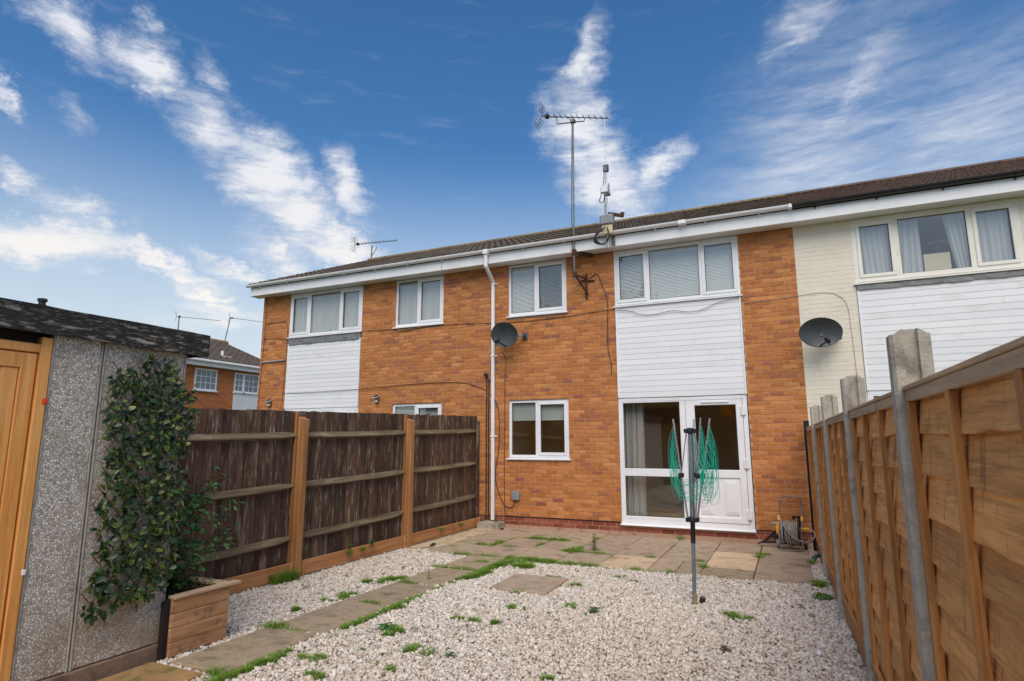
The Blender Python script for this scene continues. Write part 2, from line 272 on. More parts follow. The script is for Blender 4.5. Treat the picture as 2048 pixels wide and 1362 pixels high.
def glass(name, tint=(0.97, 0.985, 0.98)):
    m = bpy.data.materials.new(name); m.use_nodes = True; t = NT(m.node_tree); t.n.clear()
    co = t.new('ShaderNodeTexCoord').outputs['Object']
    wv = t.new('ShaderNodeTexNoise', {'Vector': co, 'Scale': 1.1, 'Detail': 1.0}).outputs[0]
    b = t.new('ShaderNodeBump', {'Strength': 0.05, 'Distance': 0.02, 'Height': wv}).outputs[0]
    lw = t.new('ShaderNodeLayerWeight', {'Blend': 0.5, 'Normal': b}).outputs['Facing']
    fr = t.math('MULTIPLY_ADD', t.math('POWER', lw, 4.0), 0.9, 0.08, clamp=True)
    gl = t.new('ShaderNodeBsdfGlossy', {'Color': (1, 1, 1, 1), 'Roughness': 0.0, 'Normal': b}).outputs[0]
    tr = t.new('ShaderNodeBsdfTransparent', {'Color': (*tint, 1)}).outputs[0]
    mx = t.new('ShaderNodeMixShader', {0: fr, 1: tr, 2: gl}).outputs[0]
    t.new('ShaderNodeOutputMaterial', {0: mx}); return m
GLASS = glass('window_glass')
FAR_GLASS = mat('far_window_glass', [L(82, 96, 106), L(108, 122, 132)], scale=1.2, rough=0.08, rvar=0.02, bump=0, spec=0.8)

# ------------------------------------------------------------------ mesh builder
WO = {}
def setp(o, label=None, cat=None, group=None, kind=None):
    if label: o['label'] = label
    if cat: o['category'] = cat
    if group: o['group'] = group
    if kind: o['kind'] = kind
    return o
def place(o, parent, origin):
    WO[o.name] = Vector(origin)
    COL.objects.link(o)
    if parent is not None:
        o.parent = parent; o.location = Vector(origin) - WO[parent.name]
    else: o.location = origin
    return o
def thing(name, loc, label, cat, group=None):
    o = bpy.data.objects.new(name, None); o.empty_display_size = 0.2
    place(o, None, loc); return setp(o, label, cat, group)
def inst(name, me, parent, origin, rot=None, scale=None):
    o = bpy.data.objects.new(name, me); place(o, parent, origin)
    if rot is not None: o.rotation_euler = rot
    if scale is not None: o.scale = scale
    return o

class MB:
    def __init__(s): s.v = []; s.f = []; s.c = []
    def add(s, vs, fs, col=None):
        b = len(s.v); s.v += [tuple(p) for p in vs]; s.f += [tuple(b+i for i in f) for f in fs]
        if col is not None: s.c += [col]*len(vs) if not isinstance(col, list) else col
        return s
    def box(s, x0, x1, y0, y1, z0, z1, col=None):
        vs = [(x0,y0,z0),(x1,y0,z0),(x1,y1,z0),(x0,y1,z0),(x0,y0,z1),(x1,y0,z1),(x1,y1,z1),(x0,y1,z1)]
        return s.add(vs, [(3,2,1,0),(4,5,6,7),(0,1,5,4),(1,2,6,5),(2,3,7,6),(3,0,4,7)], col)
    def cbox(s, x0, x1, y0, y1, z0, z1, c=0.004, M=None):
        """chamfered box"""
        h = [(x1-x0)/2, (y1-y0)/2, (z1-z0)/2]; m = Vector(((x0+x1)/2, (y0+y1)/2, (z0+z1)/2)); c = min(c, min(h)*.45)
        vs = []; idx = {}
        for sx in (-1, 1):
            for sy in (-1, 1):
                for sz in (-1, 1):
                    for a in range(3):
                        p = [sx*h[0], sy*h[1], sz*h[2]]
                        for k in range(3):
                            if k != a: p[k] -= (sx, sy, sz)[k]*c
                        idx[(sx, sy, sz, a)] = len(vs); vs.append(m+Vector(p))
        fs = []
        for a in range(3):
            u, w_ = (a+1) % 3, (a+2) % 3
            for sg in (-1, 1):
                q = []
                for su, sw in ((-1,-1),(1,-1),(1,1),(-1,1)):
                    k = [0,0,0]; k[a] = sg; k[u] = su; k[w_] = sw; q.append(idx[(*k, a)])
                fs.append(q if sg > 0 else q[::-1])
        for a in range(3):
            u, w_ = (a+1) % 3, (a+2) % 3
            for su in (-1, 1):
                for sw in (-1, 1):
                    k0 = [0,0,0]; k0[a] = -1; k0[u] = su; k0[w_] = sw; k1 = list(k0); k1[a] = 1
                    q = [idx[(*k0, u)], idx[(*k1, u)], idx[(*k1, w_)], idx[(*k0, w_)]]
                    fs.append(q if su*sw < 0 else q[::-1])
        for sx in (-1, 1):
            for sy in (-1, 1):
                for sz in (-1, 1):
                    q = [idx[(sx, sy, sz, a)] for a in range(3)]
                    fs.append(q if sx*sy*sz > 0 else q[::-1])
        if M is not None: vs = [M @ v for v in vs]
        return s.add(vs, fs)
    def bar(s, p0, p1, w_, h, c=0.003, up=(0, 0, 1)):
        p0 = Vector(p0); p1 = Vector(p1); d = p1-p0; l = d.length; d.normalize()
        up = Vector(up)
        if abs(d.dot(up)) > .98: up = Vector((0, 1, 0))
        x = d.cross(up).normalized(); z = x.cross(d).normalized()
        M = Matrix((( x.x, d.x, z.x, p0.x), (x.y, d.y, z.y, p0.y), (x.z, d.z, z.z, p0.z), (0, 0, 0, 1)))
        return s.cbox(-w_/2, w_/2, 0, l, -h/2, h/2, c, M)
    def tube(s, path, r, n=8, cap=True, r2=None, closed=False):
        P = [Vector(p) for p in path]; k = len(P); b = len(s.v); prev = None
        for i, p in enumerate(P):
            d = (P[(i+1) % k] if (i < k-1 or closed) else P[i]) - (P[i-1] if (i > 0 or closed) else P[i])
            d.normalize()
            if prev is None:
                a = Vector((0, 0, 1)) if abs(d.z) < .9 else Vector((1, 0, 0)); x = d.cross(a).normalized()
            else:
                x = (prev - d*prev.dot(d))
                x = x.normalized() if x.length > 1e-6 else d.orthogonal().normalized()
            prev = x; y = d.cross(x); rr = r if r2 is None else r+(r2-r)*i/(k-1)
            for j in range(n):
                t = 2*math.pi*j/n; s.v.append(tuple(p+(x*math.cos(t)+y*math.sin(t))*rr))
        for i in range(k if closed else k-1):
            i2 = (i+1) % k
            for j in range(n):
                j2 = (j+1) % n; s.f.append((b+i*n+j, b+i*n+j2, b+i2*n+j2, b+i2*n+j))
        if cap and not closed:
            s.f.append(tuple(b+j for j in range(n))[::-1]); s.f.append(tuple(b+(k-1)*n+j for j in range(n)))
        return s
    def lathe(s, prof, n=20, M=None):
        """prof: (r, z) along local z"""
        b = len(s.v)
        for r, z in prof:
            for j in range(n):
                t = 2*math.pi*j/n; p = Vector((r*math.cos(t), r*math.sin(t), z)); s.v.append(tuple(M @ p if M else p))
        for i in range(len(prof)-1):
            for j in range(n):
                j2 = (j+1) % n; s.f.append((b+i*n+j, b+i*n+j2, b+(i+1)*n+j2, b+(i+1)*n+j))
        s.f.append(tuple(b+j for j in range(n))[::-1]); s.f.append(tuple(b+(len(prof)-1)*n+j for j in range(n)))
        return s
    def prism(s, prof, p0, axis):
        """closed profile (list of 3-D points) extruded by vector axis"""
        n = len(prof); a = Vector(axis)
        vs = [Vector(p)+Vector(p0) for p in prof] + [Vector(p)+Vector(p0)+a for p in prof]
        return s.add(vs, [tuple(range(n))[::-1], tuple(range(n, 2*n))] + [(i, (i+1) % n, n+(i+1) % n, n+i) for i in range(n)])
    def mesh(s, name, m, smooth=False, origin=None):
        me = bpy.data.meshes.new(name)
        v = np.array(s.v, dtype=float)
        if origin is None: origin = (v.min(0)+v.max(0))/2
        v = v - np.array(origin)
        me.from_pydata(v.tolist(), [], s.f)
        if s.c:
            a = me.color_attributes.new('Col', 'FLOAT_COLOR', 'POINT'); a.data.foreach_set('color', np.array([(*c[:3], 1) for c in s.c], dtype=np.float32).ravel())
        me.materials.append(m)
        if smooth:
            me.shade_smooth()
            if smooth is not True: me.set_sharp_from_angle(angle=R(smooth))
        me.update(); return me, Vector(origin)
    def build(s, name, m, parent=None, smooth=False, origin=None):
        me, og = s.mesh(name, m, smooth, origin)
        return inst(name, me, parent, og)
def smooth_path(pts, n=6):
    """Catmull-Rom"""
    P = [Vector(p) for p in pts]; P = [P[0]*2-P[1]] + P + [P[-1]*2-P[-2]]; out = []
    for i in range(1, len(P)-2):
        for k in range(n):
            t = k/n; a, b, c, d = P[i-1], P[i], P[i+1], P[i+2]
            out.append(.5*((2*b)+(c-a)*t+(2*a-5*b+4*c-d)*t*t+(3*b-a-3*c+d)*t**3))
    return out+[P[-2]]
def struct(name, mb, m, **k): return setp(mb.build(name, m, **k), kind='structure')

# ================================================================== GROUND
g = MB(); g.add([(-900,-900,-.12),(900,-900,-.12),(900,900,-.12),(-900,900,-.12)], [(0,1,2,3)]); struct('ground', g, EARTH, origin=(0,0,-.12))
# grit bed that carries the chippings
g = MB(); nx, ny = 30, 44
X0, X1, Y0, Y1 = -3.62, 2.9, -13.0, -0.02
vs = [(X0+(X1-X0)*i/nx, Y0+(Y1-Y0)*j/ny, -.035+rng.normal(0, .003)) for j in range(ny+1) for i in range(nx+1)]
g.add(vs, [(j*(nx+1)+i, j*(nx+1)+i+1, (j+1)*(nx+1)+i+1, (j+1)*(nx+1)+i) for j in range(ny) for i in range(nx)])
gravel_bed = struct('gravel_bed', g, SAND, smooth=True)

# chippings: real stones, joined
SLAB_RECTS = []        # filled before scattering: (x0,x1,y0,y1)
PX = [-3.04, -2.31, -1.62, -.95, -.31, .345, 1.0, 1.635, 2.305]
PY = [-.03, -1.06, -1.95, -2.83]
patio = struct('patio', (lambda b: b.box(-3.04, 2.30, -2.81, -.03, -.09, -.028))(MB()), SOIL)
k = 0
for i in range(8):
    for j in range(3):
        x0, x1, y1, y0 = PX[i], PX[i+1], PY[j], PY[j+1]
        if i == 7 and j == 2: y1 = -1.80
        if i == 7 and j == 1: y0 = -1.80
        if i == 7 and j == 1: x1 = 2.305
        ym = random.uniform(-.012, .012) if j < 2 else random.uniform(-.03, .02)
        m = SLAB
        if (i, j) in ((6, 1), (4, 2)): m = SLAB_PALE
        if (i, j) == (6, 2): m = SLAB_GREY
        cuts = [(x0, x1)]
        if (i, j) == (5, 2): cuts = [(x0, .70), (.70, x1)]
        for (a, b) in cuts:
            tilt = random.uniform(-.004, .004)
            mb = MB(); gp = .0065
            if (i, j) == (6, 1):
                mb.cbox(a+gp, b-gp, -2.27, y1-gp, -.04, .004, .005); mb.build('slab', SLAB_PALE, patio)
                mb = MB(); mb.cbox(a+gp, b-gp, -2.83, -2.285, -.04, .001, .005); mb.build('slab', SLAB_GREY, patio); SLAB_RECTS.append((a, b, -2.84, y1)); continue
            if (i, j) == (6, 2): continue
            mb.cbox(a+gp, b-gp, y0+gp+(ym if j == 2 else 0), y1-gp, -.04, .002+tilt, .006)
            o = mb.build('slab', m, patio); o.rotation_euler = (random.uniform(-.004, .004), random.uniform(-.004, .004), random.uniform(-.003, .003))
            SLAB_RECTS.append((a, b, y0, y1))
# cracked concrete strip beside the fence
mb = MB()
pts = [(-3.46,-.03),(-3.05,-.03),(-3.05,-2.62),(-3.46,-2.60)]
mb.cbox(-3.47, -3.05, -2.62, -.03, -.05, .0, .006); struct('concrete_strip', mb, SCREED); SLAB_RECTS.append((-3.47, -3.05, -2.62, 0))
# stepping path
path = struct('path', (lambda b: b.box(-2.18, -1.68, -7.58, -2.86, -.10, -.03))(MB()), SOIL)
PJ = [-2.86, -3.77, -4.70, -5.62, -6.63, -7.62]
for i in range(5):
    sx = random.uniform(-.02, .02); mb = MB(); mb.cbox(-2.215+sx, -1.655+sx*.6, PJ[i+1]+.015, PJ[i]-.015, -.06, .012+random.uniform(-.006, .006), .007)
    o = mb.build('slab', SLAB_GREY, path); o.rotation_euler = (random.uniform(-.008, .008), random.uniform(-.012, .012), random.uniform(-.012, .012))
    SLAB_RECTS.append((-2.215+sx, -1.655+sx, PJ[i+1]+.01, PJ[i]-.01))
mb = MB(); mb.cbox(-2.36, -1.80, -8.5, -7.65, -.06, .004, .008); o = mb.build('slab', SLAB_MOSS, path); SLAB_RECTS.append((-2.38, -1.80, -8.5, -7.64))
mb = MB(); mb.cbox(-.345, .345, -.385, .385, -.035, .02, .008, Matrix.Translation((-.725, -4.155, .0)))
o = mb.build('paving_slab', SLAB, None); o.rotation_euler.z = .012
setp(o, 'single square buff paving slab lying alone in the white chippings', 'paving slab'); SLAB_RECTS.append((-1.07, -.38, -4.54, -3.77))

def stones():
    A = np.array([[-1,-1,-1],[1,-1,-1],[1,1,-1],[-1,1,-1],[-1,-1,1],[1,-1,1],[1,1,1],[-1,1,1]], float)*.5
    F = np.array([[3,2,1,0],[4,5,6,7],[0,1,5,4],[1,2,6,5],[2,3,7,6],[3,0,4,7]])
    area = 6.0*5.5; n = int(area*4100)
    x = rng.uniform(-3.5, 2.62, n); y = rng.uniform(-8.4, -2.70, n)
    n2 = 20000; x = np.concatenate([x, rng.uniform(-2.35, 2.7, n2)]); y = np.concatenate([y, rng.uniform(-12.5, -8.4, n2)]); 
    n3 = 900; x = np.concatenate([x, rng.uniform(2.29, 2.46, n3)]); y = np.concatenate([y, rng.uniform(-2.85, -1.55, n3)])
    n = len(x)
    big = (np.arange(n) >= n-n3-n2) & (np.arange(n) < n-n3)
    keep = np.ones(n, bool)
    for a, b, c, d in SLAB_RECTS: keep &= ~((x > a+.004) & (x < b-.004) & (y > c+.004) & (y < d-.004))
    keep &= ~((x < -2.34) & (y < -7.0)) & ~((x < -2.40) & (x > -3.5) & (y < -6.99))
    keep &= x < 2.47-.025*(y+2.2)
    keep &= ~((y > -2.80) & (x > -3.0) & (x < 2.28))
    # thin patch of bare earth by the garage
    x, y, big = x[keep], y[keep], big[keep]; n = len(x)
    sz = np.clip(rng.lognormal(math.log(.0168), .36, n), .007, .042); sz[big] *= 1.35
    sc = np.stack([sz*rng.uniform(.85, 1.45, n), sz*rng.uniform(.7, 1.05, n), sz*rng.uniform(.45, .85, n)], 1)
    V = A[None]*sc[:, None, :]*rng.uniform(.55, 1.25, (n, 8, 3))
    # random rotation: yaw full, tilt moderate
    yw = rng.uniform(0, 2*np.pi, n); tl = rng.normal(0, .45, n); t2 = rng.normal(0, .45, n)
    def rot(V, a, i, j):
        c, s_ = np.cos(a)[:, None], np.sin(a)[:, None]; W = V.copy(); W[:, :, i] = V[:, :, i]*c-V[:, :, j]*s_; W[:, :, j] = V[:, :, i]*s_+V[:, :, j]*c; return W
    V = rot(V, tl, 1, 2); V = rot(V, t2, 0, 2); V = rot(V, yw, 0, 1)
    und = .006*np.sin(x*2.1+1)*np.cos(y*1.7)+.004*np.sin(x*5.3+y*3.1)
    z = -.026 + sc[:, 2]*.25 + rng.uniform(0, .016, n) + und
    V += np.stack([x, y, z], 1)[:, None, :]
    pal = np.array([L(230,223,213), L(220,211,200), L(240,234,226), L(212,199,184), L(226,212,198), L(190,179,166), L(164,151,138), L(204,180,158), L(126,118,112)])
    pr = np.array([.30,.2,.26,.10,.06,.04,.02,.008,.004]); ci = rng.choice(len(pal), n, p=pr/pr.sum())
    lowf = .5+.5*np.sin(x*1.3+.7*np.sin(y*1.9))*np.cos(y*1.1+x*.6)
    C_ = pal[ci]*rng.uniform(.88, 1.08, (n, 1))*(1-.10*lowf[:, None]*np.array([.6, .9, 1.3]))
    me = bpy.data.meshes.new('gravel'); nv = n*8
    me.vertices.add(nv); me.vertices.foreach_set('co', V.reshape(-1).astype(np.float32))
    fi = (F[None]+(np.arange(n)*8)[:, None, None]).reshape(-1)
    me.loops.add(len(fi)); me.loops.foreach_set('vertex_index', fi.astype(np.int32))
    me.polygons.add(n*6); me.polygons.foreach_set('loop_start', np.arange(0, n*24, 4, dtype=np.int32))
    me.update(calc_edges=True)
    a = me.color_attributes.new('Col', 'FLOAT_COLOR', 'POINT')
    cc_ = np.ones((nv, 4), np.float32); cc_[:, :3] = np.repeat(C_, 8, 0); a.data.foreach_set('color', cc_.ravel())
    me.materials.append(GRAVEL); me.validate()
    o = inst('gravel', me, None, (0, 0, 0)); setp(o, 'white limestone chippings spread over the garden', 'gravel', kind='stuff')
stones()

# ================================================================== HOUSES
ORANGE = [L(196,126,66), L(189,119,60), L(202,133,72), L(185,115,60), L(205,138,78), L(183,117,56)]
PURPLE = [L(166,103,68), L(158,98,70), L(172,106,66)]
REDB = [L(142,76,58), L(128,66,52), L(152,86,66)]
CREAMB = [(1, 1, 1)]
def brick_col():
    if random.random() < .075: c = random.choice(PURPLE)
    else: c = random.choice(ORANGE)
    k = random.uniform(.82, 1.0); return tuple(min(1, a*k) for a in c)
def brick_geo(mb, x0, x1, z0, z1, col, yf=0.0, dep=.022, c=.003):
    """front with small chamfer, no back: 9 quads"""
    j = lambda: random.uniform(-.0012, .0012)
    yf += random.uniform(-.0015, .0015)
    vs = [(x0+c+j(), yf, z0+c+j()), (x1-c+j(), yf, z0+c+j()), (x1-c+j(), yf, z1-c+j()), (x0+c+j(), yf, z1-c+j()),
          (x0, yf+c, z0), (x1, yf+c, z0), (x1, yf+c, z1), (x0, yf+c, z1), (x0, yf+dep, z0), (x1, yf+dep, z0), (x1, yf+dep, z1), (x0, yf+dep, z1)]
    mb.add(vs, [(0,1,2,3), (4,5,1,0), (5,6,2,1), (6,7,3,2), (7,4,0,3), (8,9,5,4), (9,10,6,5), (10,11,7,6), (11,8,4,7)], col)
BR_MESH = {}
def brick_meshes(kind):
    if kind in BR_MESH: return BR_MESH[kind]
    out = []
    for i in range(22):
        mb = MB(); col = {'orange': brick_col(), 'cream': (1, 1, 1)}[kind]
        brick_geo(mb, -.1075, .1075, -.0325, .0325, col)
        me, _ = mb.mesh('brick', BRICK if kind == 'orange' else CREAM, origin=(0, 0, 0)); out.append(me)
    BR_MESH[kind] = out; return out
PITCH = math.atan2(1.96, 4.71); SL = math.hypot(1.96, 4.71)
def tile_mesh(mt, wd):
    prof = []
    for i in range(13):
        u = i/12; r = .5*(1-math.cos(2*math.pi*max(0, min(1, (u % .5)/.5*1.9)))) if (u % .5) < .27 else 0
        prof.append((-wd/2+wd*u, .026*r))
    mb = MB(); ln = .40; n = len(prof)
    top0 = [(x, 0, z+.046) for x, z in prof]; top1 = [(x, ln, z+.008) for x, z in prof]; bot = [(x, 0, z+.008) for x, z in prof]
    mb.add(top0+top1+bot, [(i, i+1, n+i+1, n+i) for i in range(n-1)] + [(2*n+i, 2*n+i+1, i+1, i) for i in range(n-1)])
    mb.add([top0[0], top1[0], bot[0]], [(0, 1, 2)]); mb.add([top0[-1], top1[-1], bot[-1]], [(0, 2, 1)])
    return mb.mesh('tile', mt, origin=(0, 0, 0))[0]

def window(house, x0, x1, z0, z1, lights, yf=.03, mt=WHITE, fr=.052, sill=True, head=0.0, lbl=None):
    """frame mesh (part) > pane, sash, sill. lights: list of (fraction, opens)"""
    mb = MB(); d = .065
    mb.cbox(x0, x1, yf, yf+d, z1-fr-head, z1); mb.cbox(x0, x1, yf, yf+d, z0, z0+fr)
    mb.cbox(x0, x0+fr, yf+.001, yf+d-.001, z0+fr, z1-fr-head); mb.cbox(x1-fr, x1, yf+.001, yf+d-.001, z0+fr, z1-fr-head)
    xs = [x0]; 
    for f_, _ in lights: xs.append(xs[-1]+(x1-x0)*f_)
    for x in xs[1:-1]: mb.cbox(x-fr*.55, x+fr*.55, yf+.001, yf+d-.001, z0+fr, z1-fr-head)
    wn = mb.build('window', mt, house)
    if lbl: wn['label'] = lbl
    for i, (_, op) in enumerate(lights):
        a = xs[i]+(fr if i == 0 else fr*.55); b = xs[i+1]-(fr if i == len(lights)-1 else fr*.55); c0, c1 = z0+fr, z1-fr-head
        if op:
            s = MB(); e = .008; q = .048
            for (u0, u1, v0, v1) in ((a-e, b+e, c0-e, c0+q), (a-e, b+e, c1-q, c1+e), (a-e, a+q, c0+q, c1-q), (b-q, b+e, c0+q, c1-q)): s.cbox(u0, u1, yf-.014, yf+.03, v0, v1, .006)
            s.build('sash', mt, wn); a += q; b -= q; c0 += q; c1 -= q
        s = MB(); s.box(a, b, yf+.017, yf+.024, c0, c0+.008); s.box(a, b, yf+.017, yf+.024, c1-.008, c1); s.box(a, a+.008, yf+.017, yf+.024, c0+.008, c1-.008); s.box(b-.008, b, yf+.017, yf+.024, c0+.008, c1-.008)
        s.build('seal', SEAL, wn)
        p = MB(); p.box(a, b, yf+.026, yf+.032, c0, c1); p.build('pane', GLASS, wn)
    if sill:
        s = MB(); s.prism([(0, -.045, 0), (0, -.045, .022), (0, yf+.02, .04), (0, yf+.02, 0)], (x0-.03, 0, z0-.041), (x1-x0+.06, 0, 0)); s.build('sill', mt, wn)
    return wn
def room(house, x0, x1, z0, z1, y0=.13, dep=2.8, floor=ROOMW):
    mb = MB(); y1 = y0+dep
    v = [(x0,y0,z0),(x1,y0,z0),(x1,y1,z0),(x0,y1,z0),(x0,y0,z1),(x1,y0,z1),(x1,y1,z1),(x0,y1,z1)]
    mb.add(v, [(4,7,6,5), (1,5,6,2), (2,6,7,3), (3,7,4,0)]); o = mb.build('room_wall', ROOMW, house)
    mb = MB(); mb.add([(x0,y0,z0+.001),(x1,y0,z0+.001),(x1,y1,z0+.001),(x0,y1,z0+.001)], [(0,1,2,3)]); mb.build('room_floor', floor, house)
def curtain(x0, x1, z0, z1, y, mt, label, folds=14, amp=.022, sway=0.0):
    mb = MB(); n = folds*6; ph = random.uniform(0, 6); rows = 5; vs = []
    for k in range(rows):
        v = k/(rows-1)
        for i in range(n+1):
            u = i/n; x = x0+(x1-x0)*u + sway*(1-v)*(1-u)
            vs.append((x, y+amp*(math.sin(u*folds*2*math.pi+ph+.5*math.sin(u*9))*(.6+.4*(1-v))+.4*math.sin(u*folds*3.1+1)), z0+(z1-z0)*v))
    mb.add(vs, [(k*(n+1)+i, k*(n+1)+i+1, (k+1)*(n+1)+i+1, (k+1)*(n+1)+i) for k in range(rows-1) for i in range(n)])
    o = mb.build('curtain', mt, None, smooth=True); return setp(o, label, 'curtain')
def venetian(x0, x1, z0, z1, y, label, pitch=.027, tilt=.6):
    t = thing('venetian_blind', ((x0+x1)/2, y, z0), label, 'window blind')
    mb = MB(); n = int((z1-z0)/pitch)
    for i in range(n):
        z = z0+.03+i*pitch; w_ = .0125; dy, dz = w_*math.cos(tilt), w_*math.sin(tilt)
        mb.add([(x0, y-dy, z-dz), (x1, y-dy, z-dz), (x1, y, z+.0022), (x0, y, z+.0022), (x1, y+dy, z+dz), (x0, y+dy, z+dz)], [(0,1,2,3), (3,2,4,5)])
    setp(mb.build('slats', BLIND, t), kind='stuff')
    mb = MB(); mb.cbox(x0, x1, y-.02, y+.02, z1-.035, z1); mb.cbox(x0, x1, y-.014, y+.014, z0, z0+.018); mb.build('rail', BLIND, t)
    mb = MB()
    for x in (x0+.12, (x0+x1)/2, x1-.12): mb.tube([(x, y-.016, z0), (x, y-.016, z1)], .0016, 4)
    mb.build('cord', BLIND, t)
    return t
def cladding(house, x0, x1, z0, z1, n, mt=WHITE_CLAD, y=-.004):
    mb = MB(); mb.box(x0+.002, x1-.002, y+.021, y+.06, z0, z1); c = mb.build('cladding', mt, house)
    h = (z1-z0)/n; me = None
    for i in range(n):
        if me is None:
            mb = MB(); xs = (x1-x0)/2-.018
            pr = [(0, -.007, 0), (0, -.008, h*.05), (0, -.006, h*.955), (0, -.001, h*.97), (0, -.001, h*.999), (0, .02, h*.999), (0, .02, 0)]
            mb.prism([(0, p[1], p[2]-h/2) for p in pr], (-xs, 0, 0), (2*xs, 0, 0)); me, _ = mb.mesh('board', mt, origin=(0, 0, 0))
        inst('board', me, c, ((x0+x1)/2, y, z0+h*(i+.5)))
    for xx in (x0, x1-.03):
        mb = MB(); mb.cbox(xx, xx+.03, y-.02, y+.02, z0, z1, .004); mb.build('trim', WHITE, c)

def build_house(x0, x1, panel, small, low, label, kind, tile_mt, gut_mt, verge_l=False, courses_top=5.27, group=None):
    H = thing('terraced_house', ((x0+x1)/2, 0, 0), label, 'house', group)
    ops = [(panel[0], panel[1], .17, 5.27)]
    if small: ops.append((small[0], small[1], 4.17, 5.27))
    if low: ops.append((low[0], low[1], 1.315, 2.46))
    # --- mortar body with openings
    xs = sorted({x0, x1, *[o[0] for o in ops], *[o[1] for o in ops]}); zs = sorted({-.1, 5.30, *[o[2] for o in ops], *[o[3] for o in ops]})
    mb = MB(); ym = .006 if kind == 'orange' else .0022
    for i in range(len(xs)-1):
        for j in range(len(zs)-1):
            cx, cz = (xs[i]+xs[i+1])/2, (zs[j]+zs[j+1])/2
            if any(a < cx < b and c < cz < d for a, b, c, d in ops): continue
            mb.add([(xs[i], ym, zs[j]), (xs[i+1], ym, zs[j]), (xs[i+1], ym, zs[j+1]), (xs[i], ym, zs[j+1])], [(0,1,2,3)])
    for a, b, c, d in ops:
        for q in ([(a, ym, c), (a, .14, c), (a, .14, d), (a, ym, d)], [(b, ym, c), (b, ym, d), (b, .14, d), (b, .14, c)], [(a, ym, d), (a, .14, d), (b, .14, d), (b, ym, d)], [(a, ym, c), (b, ym, c), (b, .14, c), (a, .14, c)]): mb.add(q, [(0,1,2,3)])
    mb.add([(x0, ym, -.1), (x0, 8.7, -.1), (x0, 8.7, 5.3), (x0, 4.35, 7.3), (x0, ym, 5.3)], [(0,4,3,2,1)]); mb.add([(x1, ym, -.1), (x1, 8.7, -.1), (x1, 8.7, 5.3), (x1, 4.35, 7.3), (x1, ym, 5.3)], [(0,1,2,3,4)])
    mb.add([(x0, 8.7, -.1), (x1, 8.7, -.1), (x1, 8.7, 5.3), (x0, 8.7, 5.3)], [(1,0,3,2)])
    wall = mb.build('wall', MORTAR if kind == 'orange' else CREAM, H)
    # --- bricks
    cand = []; rest = MB(); plinth = MB()
    for kz in range(70):
        z0 = .065+.075*kz; z1 = z0+.065
        if z1 > courses_top+.05: break
        z1 = min(z1, 5.272)
        segs = [(x0+.004, x1-.004)]
        for a, b, c, d in ops:
            if z1 > c+.01 and z0 < d-.01:
                ns = []
                for s0, s1 in segs:
                    if b <= s0 or a >= s1: ns.append((s0, s1)); continue
                    if a-s0 > .03: ns.append((s0, a-.003))
                    if s1-b > .03: ns.append((b+.003, s1))
                segs = ns
        off = (kz % 2)*.1125 + random.Random(kz).uniform(-.008, .008)
        for s0, s1 in segs:
            # a broken bond: mostly stretchers with the odd half
            x = math.floor((s0-off)/.225)*.225+off
            while x < s1:
                a, b = max(x+.005, s0), min(x+.220, s1)
                if kind == 'orange' and s1 == x1-.004 and x1 < 0 and x+.220 > s1: b = x+.220 if x < x1 else a
                if kind == 'orange' and s0 == x0+.004 and not verge_l and x < x0: a = b
                if b-a > .025:
                    if kind == 'orange' and kz < 2 and b-a > .02:
                        c = random.choice(REDB); kk = random.uniform(.8, 1.15); brick_geo(plinth, a, b, z0, z1, tuple(v*kk for v in c))
                    elif b-a > .2149 and z1-z0 > .0649: cand.append((a, b, z0, z1))
                    else: brick_geo(rest, a, b, z0, z1, brick_col() if kind == 'orange' else (1, 1, 1))
                x += .225
    def vis(c):
        x, z = (c[0]+c[1])/2, c[2]
        p = Vector((x, 0, z))-CAM; dz = p.dot(fw); ux, uy = p.dot(rt2)/dz*1199.7+1024, 681-p.dot(up2)/dz*1199.7
        hid = (x > 2.43 and uy > 1180-(ux-1400)*.72) or (x < -3.5 and z < 2.3)
        return (0 if (-10 < ux < 2058 and not hid) else 100)+p.length
    cand.sort(key=vis)
    BM = brick_meshes(kind)
    for a, b, z0, z1 in cand[:300]: inst('brick', random.choice(BM), wall, ((a+b)/2, 0, (z0+z1)/2))
    for a, b, z0, z1 in cand[300:]: brick_geo(rest, a, b, z0, z1, brick_col() if kind == 'orange' else (1, 1, 1))
    setp(rest.build('brickwork', BRICK if kind == 'orange' else CREAM, wall), kind='stuff')
    if plinth.v: setp(plinth.build('plinth_brickwork', BRICK, wall), kind='stuff')
    if kind == 'orange':
        for da, db in ((x0, panel[0]-.004), (panel[1]+.004, x1)): mb = MB(); mb.box(da, db, -.004, .01, .204, .214); mb.build('damp_course', CABLE, wall)
    # --- eaves
    e0 = x0-(.15 if verge_l else 0); e1 = x1
    mb = MB(); mb.cbox(e0, e1, -.31, -.288, 5.262, 5.475, .004); fas = mb.build('fascia', WHITE, H)
    mb = MB(); nb = 3
    for i in range(nb):
        ya = -.286+i*.096; mb.cbox(e0, e1, ya+.002, ya+.094, 5.272+(.003 if i % 2 else 0), 5.282, .002)
    mb.build('soffit', WHITE, H)
    if verge_l:
        mb = MB(); mb.cbox(e0-.001, e0+.02, -.287, 0.0, 5.263, 5.46); mb.build('eaves_end', WHITE, H)
    for xx in np.arange(e0+1.5, e1-.4, 2.05):
        mb = MB(); mb.cbox(xx, xx+.012, -.3125, -.305, 5.264, 5.474, .002); mb.build('fascia_joint', WHITE if random.random() < .6 else GREYP, H)
    mb = MB(); yc, zc, ro, ri = -.372, 5.535, .060, .055; n = 12
    pr = [(0, yc-ro*math.cos(math.pi*k/n), zc-ro*math.sin(math.pi*k/n)) for k in range(n+1)] + [(0, yc+ri*math.cos(math.pi*k/n), zc-ri*math.sin(math.pi*k/n)) for k in range(n+1)]
